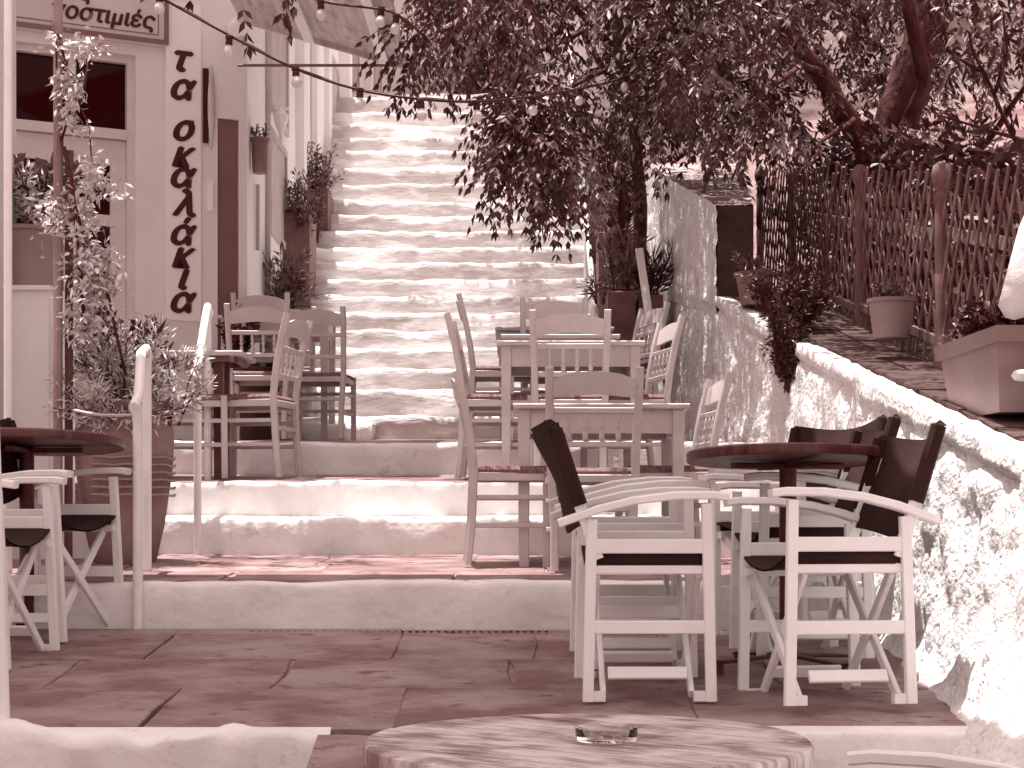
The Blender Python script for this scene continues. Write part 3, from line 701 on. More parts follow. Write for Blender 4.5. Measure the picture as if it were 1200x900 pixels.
hg = empty('hedge', (3.0, 11, 1.4), 0, 'dark tangled shrubs growing close behind the lattice fence', 'hedge')
PP = []; DD = []
for _ in range(9000):
    y = random.uniform(6.8, 15); u = random.random(); 
    if nz(y*1.1, u*3, 4) > .12: continue
    PP.append((2.42+.5*random.random(), y, fzb(y)-.1+u*(1.25+.3*nz(y, 3, 3)))); DD.append((random.gauss(-.2, .6), random.gauss(0, .6), random.gauss(.1, .6)))
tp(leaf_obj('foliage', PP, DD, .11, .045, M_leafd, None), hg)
b = MB()
for k in range(26):
    y = 6.9+k*.31; b.tube([(2.7, y, fzb(y)-.4), (2.65, y+random.uniform(-.2, .2), fzb(y)+.4), (2.6, y+random.uniform(-.3, .3), fzb(y)+1.0)], [.02, .014, .006], 5)
tp(b.build('stems', M_bark, None, stuff=True), hg)
# ------------------------------------------------------------------ furniture
def director(label, group, x, y, rz, z=None, proto=[None]):
    z = G(0, y) if z is None else z
    if proto[0] is None:
        r = empty('director_chair', (0, 0, 0))
        for s_ in (-1, 1):
            yy = .235*s_
            MB().bar((.195, yy, 0), (.175, yy, .625), .024, .034, up=(1, 0, 0), ch=.003).build('post', M_wood, r)
            MB().bar((-.195, yy, 0), (-.185, yy, .575), .024, .034, up=(1, 0, 0), ch=.003).build('post', M_wood, r)
            arm = [(.245, yy, .645), (.20, yy, .651), (.08, yy, .650), (-.05, yy, .635), (-.16, yy, .608), (-.29, yy, .562)]
            MB().path(arm, .05, .026).build('armrest', M_wood, r, smooth=True)
            MB().bar((.165, yy, .49), (-.175, yy, .49), .018, .045, ch=.003).build('side_rail', M_wood, r)
            MB().bar((.175, yy, .235), (-.18, yy, .235), .018, .042, ch=.003).build('side_rail', M_wood, r)
            MB().bar((.185, yy*.93, .415), (-.19, yy*.93, .415), .034, .028, ch=.004).build('seat_rail', M_wood, r)
            MB().bar((.12, yy*.86, .085), (-.13, yy*.86, .085), .016, .04, up=(0, -s_*.5, 1), ch=.003).build('foot_rail', M_wood, r)
            MB().bar((-.165, yy*.97, .45), (-.285, yy*1.0, .80), .026, .036, up=(1, 0, 0), ch=.003).build('back_post', M_wood, r)
            for x_ in (.165, -.165): MB().box((x_, yy*.96, .015), (.05, .03, .03)).build('foot_block', M_wood, r)
        for x_, o_ in ((.135, .0), (.155, .0), (-.145, 0), (-.165, 0)):
            s_ = 1 if x_ in (.135, -.145) else -1
            MB().bar((x_, -.205*s_, .018), (x_, .215*s_, .405), .017, .034, ch=.003).build('cross_leg', M_wood, r)
        # seat and back canvas
        def seat(u, v): return (.19-.38*u, -.225+.45*v, .468-.05*math.sin(math.pi*v)**.8+.004*math.sin(u*9)*math.sin(math.pi*v))
        b = MB(); b.grid(seat, 8, 12); k = len(b.v); b.add([(p[0], p[1], p[2]-.006) for p in b.v[:k]], [tuple(reversed(f)) for f in b.f]); [b.box((0, .228*q_, .449), (.37, .006, .036)) for q_ in (-1, 1)]; b.build('seat_canvas', M_canvas, r, smooth='all')
        def back(u, v):
            z_ = .875-.31*v*(1+.14*math.sin(math.pi*u)); yy = -.245+.49*u; ex = .05*math.sin(math.pi*u)
            return (-.165-(z_-.45)*.335-ex*.9-.012*math.sin(v*5+u*4), yy, z_-.035*math.sin(math.pi*u)*(1-v)+.01*v*math.sin(u*7))
        b = MB(); b.grid(back, 12, 8); k = len(b.v); b.add([(p[0]-.006, p[1], p[2]) for p in b.v[:k]], [tuple(reversed(f)) for f in b.f]); b.build('back_canvas', M_canvas, r, smooth='all')
        for s_ in (-1, 1):
            d_ = Vector((-.335, 0, 1)).normalized(); a = Vector((-.165-.17*.335, .237*s_, .62)); 
            MB().bar(a, a+d_*.25, .034, .046, up=(1, 0, 0), ch=.010).add([a+d_*.25+Vector((o1, o2, 0)) for o1, o2 in ((-.022, -.015), (.022, -.015), (.022, .015), (-.022, .015))]+[a+d_*.27], [(0, 1, 4), (1, 2, 4), (2, 3, 4), (3, 0, 4)]).build('canvas_sleeve', M_canvas, r)
        proto[0] = r; o = r
    else: o = dup(proto[0])
    sl_ = .083 if y < 7 else 0
    o.location = (x, y, z); o.rotation_euler = (math.atan(sl_)*.6, 0, rz)
    return tag(o, label, 'chair', group)
GD = 'white folding director chairs with dark canvas'
def facing(dx, dy): return math.atan2(dy, dx)
director('nearest director chair left of the right round table, side on with back at left', GD, .43, 5.62, facing(1, .02))
director('second director chair behind the nearest left one at the right round table', GD, .435, 6.22, facing(1, .02))
director('nearest director chair on the right of the right round table, beside the white wall', GD, .995, 5.44, facing(-1, -.17))
director('second director chair behind the nearest right one, canvas back above the round tabletop', GD, 1.06, 6.30, facing(-1, -.08))
director('third director chair, its dark back peeking up behind the round tabletop near the wall', GD, 1.12, 6.78, facing(-.8, -.6))
director('director chair cut by the left edge of the photo, nearest at the left round table', GD, -1.94, 6.22, facing(1, -.10))
director('director chair at the right side of the left round table, beside the white handrail', GD, -1.86, 6.86, facing(.96, -.26))
director('director chair at the lower right corner, only its white arm showing beside the plank table', GD, .80, 3.03, facing(-1, .38), z=G(0, 3.1)-.03)

def tavern_chair(label, group, x, y, rz, z=None, proto=[None], sc=1.0):
    z = G(0, y) if z is None else z
    if proto[0] is None:
        r = empty('taverna_chair', (0, 0, 0)); w = .185
        for s_ in (-1, 1):
            MB().path([(w*.93*s_, -.215, 0), (w*.93*s_, -.195, .2), (w*s_, -.185, .44), (w*1.02*s_, -.205, .60), (w*1.05*s_, -.235, .75), (w*1.06*s_, -.27, .885)], .036, .034, up=(0, 1, 0)).build('leg', M_tav, r, smooth=True)
            MB().bar((.19*s_, .185, 0), (.19*s_, .18, .445), .034, .034, up=(0, 1, 0), ch=.004).build('leg', M_tav, r)
            for z_ in (.18, .31): MB().bar((w*.96*s_, -.18, z_), (.19*s_, .17, z_+.0), .016, .022, ch=.004).build('rung', M_tav, r)
        for z_ in (.21, .33): MB().bar((-.175, .182, z_), (.175, .182, z_), .018, .024, ch=.004).build('rung', M_tav, r)
        MB().bar((-.165, -.19, .27), (.165, -.19, .27), .018, .024, ch=.004).build('rung', M_tav, r)
        for s_ in (-1, 1): MB().bar((.185*s_, -.17, .405), (.19*s_, .165, .405), .02, .04).build('seat_rail', M_tav, r)
        MB().bar((-.17, .18, .405), (.17, .18, .405), .02, .045).build('seat_rail', M_tav, r)
        MB().bar((-.165, -.185, .405), (.165, -.185, .405), .02, .035).build('seat_rail', M_tav, r)
        def st_(u, v):
            x_ = (-.205+.41*u)*(.93+.07*v); y_ = -.185+.395*v; e = min(u, 1-u, v, 1-v); return (x_, y_, .437+.022*min(1, e*12)-.012*math.sin(math.pi*u)*math.sin(math.pi*v)+.0022*math.sin(max(abs(u-.5), abs(v-.5))*150))
        b = MB(); b.grid(st_, 16, 16); k = len(b.v); b.add([(p[0], p[1], .418) for p in b.v[:k]], [tuple(reversed(f)) for f in b.f])
        n_ = 17; edge = [i for i in range(n_)]+[j*n_+16 for j in range(1, n_)]+[16*n_+i for i in range(15, -1, -1)]+[j*n_ for j in range(15, 0, -1)]
        b.f += [(edge[(i+1) % len(edge)], edge[i], edge[i]+k, edge[(i+1) % len(edge)]+k) for i in range(len(edge))]
        b.build('seat', M_rush, r, smooth=True)
        # crest rail: arched top
        vs = []; n_ = 12
        for i in range(n_+1):
            u = -1+2*i/n_; x_ = u*.18; top = .835+.030*math.cos(u*math.pi*.5)**.7*(1 if abs(u) < .75 else .6) if abs(u) < 1 else .835; bot = .762+.006*math.cos(u*math.pi)
            yb = -.245-.012*(1-u*u)
            for (dy, zz) in ((-.009, top), (.009, top), (.007, bot), (-.011, bot)): vs.append((x_, yb-(zz-.76)*.25+dy, zz))
        fs = [(i*4+k, i*4+(k+1) % 4, i*4+4+(k+1) % 4, i*4+4+k) for i in range(n_) for k in range(4)]+[(0, 3, 2, 1), tuple(n_*4+k for k in (0, 1, 2, 3))]
        MB().add(vs, fs).build('crest_rail', M_tav, r)
        MB().bar((-.18, -.222, .70), (.18, -.222, .70), .018, .028, ch=.004).build('back_rail', M_tav, r)
        MB().bar((-.178, -.197, .555), (.178, -.197, .555), .018, .028, ch=.004).build('back_rail', M_tav, r)
        for i in range(4):
            x_ = -.108+.072*i; b = MB(); k_ = .09/.65
            pr_ = [(.006, 0), (.011, .012), (.012, .028), (.007, .045), (.007, .052), (.015, .063), (.007, .074), (.011, .088), (.010, .108), (.006, .128)]
            b.lathe(pr_, (x_, -.199, .567), 8, M=Matrix(((1, 0, 0), (0, 1, -.17), (0, 0, 1)))); b.build('spindle', M_tav, r, smooth='all')
        proto[0] = r; o = r
    else: o = dup(proto[0])
    o.location = (x, y, z); o.rotation_euler = (0, 0, rz); return tag(o, label, 'chair', group)
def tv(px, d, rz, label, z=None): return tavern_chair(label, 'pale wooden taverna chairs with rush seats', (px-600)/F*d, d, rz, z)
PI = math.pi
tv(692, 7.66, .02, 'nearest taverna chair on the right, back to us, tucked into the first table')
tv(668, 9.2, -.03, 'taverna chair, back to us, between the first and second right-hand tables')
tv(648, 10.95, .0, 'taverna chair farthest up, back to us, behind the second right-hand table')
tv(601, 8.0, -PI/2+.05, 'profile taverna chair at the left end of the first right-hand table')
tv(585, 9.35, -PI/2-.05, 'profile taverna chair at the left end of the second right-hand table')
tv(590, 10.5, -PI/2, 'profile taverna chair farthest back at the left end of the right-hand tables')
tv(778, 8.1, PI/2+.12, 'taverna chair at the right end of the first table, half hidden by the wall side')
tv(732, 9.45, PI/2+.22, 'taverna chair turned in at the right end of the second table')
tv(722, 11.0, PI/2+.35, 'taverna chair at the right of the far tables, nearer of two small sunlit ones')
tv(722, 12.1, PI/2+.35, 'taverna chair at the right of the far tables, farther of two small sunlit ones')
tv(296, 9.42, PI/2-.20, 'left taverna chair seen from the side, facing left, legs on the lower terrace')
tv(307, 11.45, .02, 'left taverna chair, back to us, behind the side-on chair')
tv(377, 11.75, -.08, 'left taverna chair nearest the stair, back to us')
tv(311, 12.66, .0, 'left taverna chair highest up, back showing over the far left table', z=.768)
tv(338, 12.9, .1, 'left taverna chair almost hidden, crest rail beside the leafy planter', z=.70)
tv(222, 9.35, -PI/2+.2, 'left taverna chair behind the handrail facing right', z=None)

def tavern_table(label, px, d, w, dep, z=None, h=.75, rz=0, m=None, tm=None, ap=.11, li=.05):
    m = m or M_tav
    x = (px-600)/F*d; z = G(0, d) if z is None else z
    r = empty('taverna_table', (x, d+dep/2, z), rz, label, 'table')
    b = MB(); b.bar((-w/2, 0, h-.0125), (w/2, 0, h-.0125), dep, .025, ch=.005); b.build('tabletop', tm or m, r)
    for sx in (-1, 1):
        for sy in (-1, 1):
            zl = -(z-G(0, min(max(d+dep/2+sy*(dep/2-.05), 5), 12.5))) if True else 0
            zl = min(zl, 0) if z > 5 else 0
            MB().bar((sx*(w/2-li), sy*(dep/2-li), 0), (sx*(w/2-li), sy*(dep/2-li), h-.026), .045, .045, up=(0, 1, 0), ch=.004, w2=.055, h2=.055).build('leg', m, r)
    for sy in (-1, 1): MB().box((0, sy*(dep/2-.045), h-.026-ap/2), (w-.155, .02, ap)).build('apron', m, r)
    for sx in (-1, 1): MB().box((sx*(w/2-.045), 0, h-.026-ap/2), (.02, dep-.155, ap)).build('apron', m, r)
    return r
M_tt = mat('worn_table_paint', .40, .56, 7, .5, .1, 40, gen=True, c3=.3, c3amt=.3, c3scale=9)
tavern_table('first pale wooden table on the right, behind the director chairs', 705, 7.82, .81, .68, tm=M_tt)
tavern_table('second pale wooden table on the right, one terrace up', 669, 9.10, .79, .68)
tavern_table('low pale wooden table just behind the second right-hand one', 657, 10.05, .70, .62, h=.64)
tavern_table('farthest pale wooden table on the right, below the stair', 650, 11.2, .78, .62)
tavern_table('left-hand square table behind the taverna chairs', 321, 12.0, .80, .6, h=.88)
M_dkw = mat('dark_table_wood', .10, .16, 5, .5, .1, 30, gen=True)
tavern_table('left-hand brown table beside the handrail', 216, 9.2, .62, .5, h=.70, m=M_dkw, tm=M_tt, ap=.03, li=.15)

def round_table(label, x, y, top_m, dia=.73, h=.73, z=None, tilt=0.03, planks=7, rot=0, lab=None, post=.03, rim=.036):
    z = G(0, y) if z is None else z
    r = empty('round_table', (x, y, z), rot, label, 'table'); Rr = dia/2
    tops = Matrix.Rotation(rot, 3, 'Z'); tl = Matrix.Rotation(tilt, 3, tops.inverted()@Vector((1, 0, 0)))
    wv = dia/planks
    for k in range(planks):
        y0, y1 = -Rr+k*wv+.0012, -Rr+(k+1)*wv-.0012
        n_ = 14; up_ = []; lo_ = []
        xe = lambda yy: math.sqrt(max(Rr*Rr-yy*yy, 0))
        ys_ = [y0+(y1-y0)*i/6 for i in range(7)]
        poly = [(xe(a), a) for a in ys_]+[(-xe(a), a) for a in reversed(ys_)]
        poly = [p for i, p in enumerate(poly) if i == 0 or (Vector(p)-Vector(poly[i-1])).length > 1e-4]
        b = MB(); b.prism(poly, -rim*.5+h-rim*.5, h+random.uniform(-.0008, .0008), ins=.0025)
        b.v = [tuple(tl@(Vector(v)-Vector((0, 0, h)))+Vector((0, 0, h))) for v in b.v]
        b.build('plank', top_m, r)
    b = MB(); n_ = 40
    ri, ro = Rr-.012, Rr+.004
    prof = [(ri, h-rim), (ro-.003, h-rim), (ro, h-rim+.004), (ro, h-.005), (ro-.004, h-.001), (ri+.006, h-.001)]
    vs = [tl@(Vector((q[0]*math.cos(2*PI*k/n_), q[0]*math.sin(2*PI*k/n_), q[1]))-Vector((0, 0, h)))+Vector((0, 0, h)) for q in prof for k in range(n_)]
    fs = [(j*n_+k, j*n_+(k+1) % n_, (j+1)*n_+(k+1) % n_, (j+1)*n_+k) for j in range(5) for k in range(n_)]+[(5*n_+k, 5*n_+(k+1) % n_, (k+1) % n_, k) for k in range(n_)]
    b.add(vs, fs); b.build('rim', top_m, r, smooth=True)
    b = MB(); b.bar((-Rr*.6, 0, h-rim-.014), (Rr*.6, 0, h-rim-.014), .04, .02); b.bar((0, -Rr*.6, h-rim-.014), (0, -.025, h-rim-.014), .04, .02); b.bar((0, .025, h-rim-.014), (0, Rr*.6, h-rim-.014), .04, .02); b.build('bracket', M_iron, r)
    b = MB(); b.tube([(0, 0, .05), (0, 0, h-rim-.02)], post, 14); b.build('column', M_iron, r, smooth=True)
    b = MB()
    for k in range(4):
        a = PI/4*0+k*PI/2+.2; d_ = Vector((math.cos(a), math.sin(a), 0)); b.bar(d_*.02+Vector((0, 0, .06)), d_*.30+Vector((0, 0, .045)), .04, .012); b.bar(d_*.292+Vector((0, 0, .038)), d_*.292+Vector((0, 0, 0)), .012, .03, up=(1, 0, 0))
    b.build('base', M_iron, r)
    return r
round_table('dark round table at the left edge, between director chairs', -1.99, 7.0, M_dtop, tilt=-.06, z=G(0, 6.9)+.0, h=.79, dia=.78)
round_table('dark round table on the right, ringed by director chairs', .965, 5.97, M_dtop, tilt=-.05, h=.77, rot=.3, dia=.70)
round_table('weathered plank table in the foreground, cut by the bottom edge', .125, 2.84, M_plank, z=G(0, 2.84), h=.61+.118+.012, tilt=0, rot=R(-38), dia=.735, planks=8)
# glass ashtray
ar = MB(); az = G(0, 2.84)+.742
ar.lathe([(.03, 0), (.05, .001), (.052, .022), (.046, .024), (.040, .008), (.001, .007)], (.155, 2.80, az), 24)
tag(ar.build('ashtray', M_clear, None, smooth=True), 'round clear glass ashtray on the foreground plank table', 'ashtray')

# ------------------------------------------------------------------ handrails, poles
def rail(label, pts, rad=.022):
    b = MB(); r = None
    r = empty('handrail', pts[0][0], 0, label, 'handrail')
    for kind, q in (('post', pts[0]), ('post', pts[1]), ('top_rail', pts[2])):
        b = MB(); b.tube(q, rad if kind == 'top_rail' else rad*.95, 12); 
        tp(b.build(kind, M_pipe, None, smooth=True), r)
    return r
x1, x2 = -1.53, -1.63
zt1, zt2 = .455, .765
rail('nearer white pipe handrail on the left, standing over the lowest riser', [[Vector((x1, 6.98, G(0, 6.98))), Vector((x1, 6.98, zt1+.02))], [Vector((x2, 7.62, G(0, 7.6))), Vector((x2, 7.62, zt2-.04))], [Vector((x1+.01, 6.86, zt1-.0)), Vector((x1, 7.0, zt1+.06)), Vector((x2, 7.5, zt2-.03)), Vector((x2, 7.6, zt2)), Vector((x2-.004, 7.66, zt2-.03))]], .0215)
rail('farther white pipe handrail on the left, in front of the taverna chairs', [[Vector((-1.575, 8.55, G(0, 8.55))), Vector((-1.575, 8.55, .73))], [Vector((-1.65, 9.25, G(0, 9.2))), Vector((-1.65, 9.25, 1.13))], [Vector((-1.575, 8.42, .70)), Vector((-1.575, 8.57, .80)), Vector((-1.64, 9.15, 1.11)), Vector((-1.65, 9.25, 1.16)), Vector((-1.65, 9.32, 1.13))]], .021)
b = MB()
rr = empty('handrail', (.62, 12.8, 1.2), 0, 'white handrail along the right side of the upper stair', 'handrail')
b = MB(); b.tube([Vector((.625, 12.75, 1.52)), Vector((.62, 15.3, 3.17)), Vector((.61, 18.6, 5.3))], .022, 8); tp(b.build('top_rail', M_pipe, None, smooth=True), rr)
for d in (13.05, 14.15, 16.4, 18.4):
    b = MB(); zt = 1.52+(d-12.75)*.647; b.tube([Vector((.61, d, G(0, d)-.05)), Vector((.615, d, zt))], .018, 8); tp(b.build('post', M_pipe, None, smooth=True), rr)
b = MB(); b.bar(P(782, 516, 11.6), P(749, 292, 12.2), .055, .03, up=(0, -1, 0))
tag(b.build('leaning_plank', M_pipe, None), 'long white board leaning at the foot of the tall white wall', 'board')
b = MB(); b.tube([P(4, 862, 4.97), P(-9, 500, 4.99), Vector((-1.62, 5.03, 2.74))], .021, 12)
tag(b.build('parasol_pole', M_pipe, None, smooth=True), 'white pole at the lower left edge, foot on the pavement kerb', 'pole')
b = MB(); b.tube([Vector((-2.215, 7.5, G(0, 7.5))), Vector((-2.215, 7.5, 2.9))], .018, 12)
tag(b.build('white_pipe', M_pipe, None, smooth=True), 'thin upright white pipe at the upper left edge', 'pipe')
b = MB(); b.box((-2.705, 8.2, 1.6), (.50, .5, 4.4)); b.box((-2.705, 8.2, -.5), (.54, .54, .3))
tag(b.build('white_pillar', M_plast, None), 'white pillar cut by the left edge of the photo', 'pillar')
# unseen canvas sheet added above the frame to shade the paved platform
M_shade = bpy.data.materials.new('shade_sheet_canvas'); M_shade.use_nodes = True; t_ = M_shade.node_tree; bs_ = t_.nodes['Principled BSDF']; bs_.inputs['Base Color'].default_value = tone(.8); bs_.inputs['Roughness'].default_value = .9
tr_ = t_.nodes.new('ShaderNodeBsdfTranslucent'); tr_.inputs[0].default_value = tone(.75); ms_ = t_.nodes.new('ShaderNodeMixShader'); ms_.inputs[0].default_value = .35
t_.links.new(bs_.outputs[0], ms_.inputs[1]); t_.links.new(tr_.outputs[0], ms_.inputs[2]); t_.links.new(ms_.outputs[0], t_.nodes['Material Output'].inputs[0])
aw = empty('shade_sheet', (-.8, 5, 2.6), 0, 'unseen white canvas sheet added above the paved platform for shade', 'shade_sheet')
b = MB(); b.grid(lambda u, v: (-3.6+4.6*u, 2.2+5.35*v, 2.75-.06*math.sin(PI*u*3)**2+.015*nz(u*9, v*9, 0)), 40, 20); tp(b.build('canvas', M_shade, None, smooth='all'), aw)
for y_ in (2.2, 7.5):
    b = MB(); b.tube([(-3.6, y_, 2.77), (1.0, y_, 2.77)], .02, 8); tp(b.build('beam', M_pipe, None, smooth=True), aw)
# rope barrier
pts = [P(160, 486, 7.0).lerp(P(88, 481, 7.6), t)+Vector((0, 0, -.012*math.sin(PI*t))) for t in [i/14 for i in range(15)]]
b = MB(); b.tube(pts, .007, 6); tag(b.build('rope', M_rope, None, smooth=True), 'thin white rope tied from the nearer handrail across to the brown post', 'rope')
b = MB(); b.bar(P(158, 414, 8.9), P(292, 417, 9.02), .03, .02); 

# ------------------------------------------------------------------ left plant corner
b = MB(); pd = 8.25; px0, px1 = P(-60, 0, pd).x, P(57, 0, pd).x
zt = (HY-340)*pd/F
b.box(((px0+px1)/2, pd+.25, (zt-.3)/2-.0), (px1-px0, .5, zt+.3)); q = tag(b.build('plinth', M_sunpl, None), 'white square plinth at the left carrying a flower pot', 'plinth')
MB().box(((px0+px1)/2, pd+.25, zt+.011), (px1-px0+.03, .54, .022)).build('cap', M_sunpl, q)
b = MB(); b.grid(lambda u, v: (-2.4+.62*u, 8.3+.006*nz(u*6, v*6, 2), -.25+.33*v), 8, 5); b.box((-2.09, 8.45, -.085), (.62, .28, .33))
tag(b.build('white_block', M_white, None), 'low white masonry block behind the left round table', 'block')

def pot(name, label, loc, r1, r2, h, m, cat='pot', n=20, rim=.02):
    r = empty(name, loc, 0, label, cat)
    b = MB(); b.lathe([(r1*.98, 0), (r1, .01), ((r1+r2)/2*1.02, h*.5), (r2, h-rim), (r2+.012, h-rim), (r2+.014, h), (r2-.008, h), (r2-.015, h-.03), (.001, h-.03)], (0, 0, 0), n); b.build('body', m, r, smooth=True)
    b = MB(); b.lathe([(r2-.014, h-.028), (.002, h-.015)], (0, 0, 0), n); b.build('soil', M_soil, r)
    return r
def bush(root, name, c, rad, n, ln, wd, m, up=.4, zs=1.0, cl=.35, stems=6, stuff=True):
    """leafy mass: shoots from the soil with leaves along them"""
    c = np.array(c, float); PP = []; DD = []; b = MB()
    for s_ in range(stems):
        a = RNG.uniform(0, 2*PI); tip = c+np.array([math.cos(a)*rad[0]*RNG.uniform(.3, 1), math.sin(a)*rad[1]*RNG.uniform(.3, 1), rad[2]*RNG.uniform(-.1, 1)])
        base = c+np.array([math.cos(a)*.04, math.sin(a)*.04, -rad[2]*.7]); mid = (base+tip)/2+np.array([0, 0, rad[2]*.25])
        b.tube([tuple(base), tuple(mid), tuple(tip)], [.006, .004, .002], 4)
        k = int(n/stems)
        t = RNG.uniform(.15, 1, k); pt = (1-t)[:, None]**2*base+2*(t*(1-t))[:, None]*mid+(t**2)[:, None]*tip
        o = RNG.normal(size=(k, 3)); o /= np.linalg.norm(o, axis=1)[:, None]
        PP.append(pt+o*np.array(rad)*cl*RNG.uniform(0, 1, (k, 1))*.5); DD.append(o*.8+np.array([0, 0, up])+(tip-base)*.6)
    PP = np.concatenate(PP); DD = np.concatenate(DD); nn = len(PP)
    b.build('stems', M_bark, root, stuff=True)
    return leaf_obj(name, PP, DD, ln*RNG.uniform(.6, 1.2, nn), wd*RNG.uniform(.7, 1.2, nn), m, root, stuff=stuff)
# pot on plinth
pp = pot('flower_pot', 'large terracotta pot with a leafy plant on the white plinth', (-2.40, 8.5, zt+.022), .135, .18, .31, M_clayp)
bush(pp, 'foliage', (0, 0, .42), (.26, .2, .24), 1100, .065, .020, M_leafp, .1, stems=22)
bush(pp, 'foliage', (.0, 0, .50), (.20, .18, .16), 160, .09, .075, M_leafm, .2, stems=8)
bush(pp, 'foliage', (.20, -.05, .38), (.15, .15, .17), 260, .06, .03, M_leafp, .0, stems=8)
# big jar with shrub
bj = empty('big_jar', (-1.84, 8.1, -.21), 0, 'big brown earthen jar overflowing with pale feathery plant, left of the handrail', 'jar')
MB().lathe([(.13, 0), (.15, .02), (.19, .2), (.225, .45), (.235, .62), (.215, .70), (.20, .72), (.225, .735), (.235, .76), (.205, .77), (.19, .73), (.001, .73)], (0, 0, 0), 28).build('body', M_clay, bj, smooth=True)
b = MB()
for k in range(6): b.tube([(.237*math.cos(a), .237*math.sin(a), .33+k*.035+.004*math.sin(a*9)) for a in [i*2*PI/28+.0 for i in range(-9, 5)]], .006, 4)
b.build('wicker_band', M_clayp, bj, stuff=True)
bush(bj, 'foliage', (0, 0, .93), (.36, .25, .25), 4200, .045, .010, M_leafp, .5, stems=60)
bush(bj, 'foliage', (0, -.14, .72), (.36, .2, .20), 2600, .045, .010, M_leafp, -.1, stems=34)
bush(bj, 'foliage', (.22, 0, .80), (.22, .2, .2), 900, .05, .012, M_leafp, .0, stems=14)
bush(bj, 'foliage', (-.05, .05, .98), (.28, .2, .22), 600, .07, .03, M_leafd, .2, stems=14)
# post with climbing vine
pv = empty('vine_post', P(68, 655, 7.9), 0, 'brown wooden post on the left with a vine climbing it', 'post')
pb = P(68, 655, 7.9)
b = MB(); b.tube([(0, 0, 0), (0, 0, 3.2)], .022, 8); b.build('pole', mat('weathered_pole', .22, .38, 8, .8, .2, 40, stretch=(1, 1, .2)), pv, smooth=True)
b = MB(); b.tube([(.035, .05, 0), (.04, .05, 1.9)], .022, 6); b.build('stake', M_dkw, pv, smooth=True)
def vp(px, py, dd=0): return P(px, py, 7.86+dd)-pb
vine = [vp(148, 440), vp(138, 400), (vp(128, 350)), vp(105, 300), vp(88, 240), vp(78, 190), vp(70, 160)]
b = MB(); b.tube(vine, .007, 6); b.tube([vp(75, 172), vp(84, 210), vp(92, 300), vp(100, 390)], .010, 6)
b.tube([vp(68, 40), vp(76, 70), vp(85, 120), vp(72, 165)], .006, 5); b.tube([vp(85, 110), vp(104, 145), vp(108, 195)], .004, 5); b.tube([vp(103, 70), vp(98, 110), vp(86, 140)], .005, 5); b.tube([vp(60, 20), vp(66, 45), vp(66, 80)], .004, 5)
b.build('vine_stem', M_bark, pv, smooth='all')
PP = []; DD = []; 
for px, py, rx, ry, k in ((92, 55, 30, 18, 70), (82, 100, 18, 22, 90), (80, 140, 14, 18, 36), (106, 195, 10, 14, 34), (110, 210, 22, 20, 60), (104, 150, 6, 12, 8), (135, 225, 14, 12, 20), (112, 300, 26, 14, 110), (108, 330, 30, 30, 160), (98, 270, 26, 20, 50), (100, 375, 26, 28, 130), (125, 330, 12, 10, 30), (70, 250, 30, 26, 90), (62, 40, 6, 10, 12)):
    for _ in range(int(k*2.4)):
        PP.append(tuple(vp(px+random.gauss(0, rx*.5), py+random.gauss(0, ry*.5), random.gauss(0, .06)))); DD.append((random.gauss(0, .7), random.gauss(-.3, .6), random.gauss(-.5, .5)))
nn = len(PP); leaf_obj('leaves', PP, DD, .042*RNG.uniform(.5, 1.5, nn), .018*RNG.uniform(.5, 1.4, nn), M_leafp, pv)
# dark potted bush behind the restaurant corner
dp = pot('flower_pot', 'dark potted shrub in front of the brown side door', (-1.78, 11.9, G(0, 11.9)), .13, .17, .5, M_dark)
bush(dp, 'foliage', (-.12, -.1, .72), (.16, .14, .22), 500, .06, .035, M_leafd, .3, stems=10)

# planters up the left of the stair
def planter(name, label, x, y, z0, z1, w=.26, dep=.4, m=None, h_=None):
    r = empty(name, (x, y, z0), 0, label, 'planter'); H_ = z1-z0
    b = MB(); b.prism([(-w/2, -dep/2), (w/2, -dep/2), (w/2, dep/2), (-w/2, dep/2)], 0, H_, ins=.01); b.build('box', m or M_brown, r)
    b = MB(); b.box((0, 0, H_+.006), (w-.05, dep-.05, .02)); b.build('soil', M_soil, r); return r
p_ = planter('planter', 'brown planter on the left of the stair, lower, behind the taverna chairs', -1.78, 13.5, G(0, 13.5)-.1, 1.62, .24, .35)
bush(p_, 'foliage', (0, -.05, .85-.1), (.23, .2, .3), 900, .085, .014, M_leafm, .3, stems=26)
p_ = planter('planter', 'tall brown planter halfway up the left of the stair', -1.84, 14.75, G(0, 14.75)-.1, 2.62, .24, .5)
bush(p_, 'foliage', (.03, -.18, .80), (.18, .2, .34), 1100, .055, .016, M_leafm, .0, stems=26)
p_ = planter('planter', 'highest brown planter on the left of the stair, with a bushy plant', -1.84, 16.2, G(0, 16.2)-.1, 3.10, .24, .5)
bush(p_, 'foliage', (.02, -.1, .62), (.23, .2, .34), 1300, .05, .018, M_leafm, .2, stems=28)
bush(p_, 'foliage', (.0, -.36, .25), (.15, .1, .4), 900, .05, .018, M_leafm, -.3, stems=20)
bk = pot('hanging_bucket', 'round metal flower bucket hanging on the sunlit house wall', (-1.885, 12.75, (HY-203)*12.75/F), .055, .062, .26, M_clay, 'pot')
bush(bk, 'foliage', (0, 0, .30), (.07, .06, .06), 90, .04, .012, M_leafm, .5, stems=10)

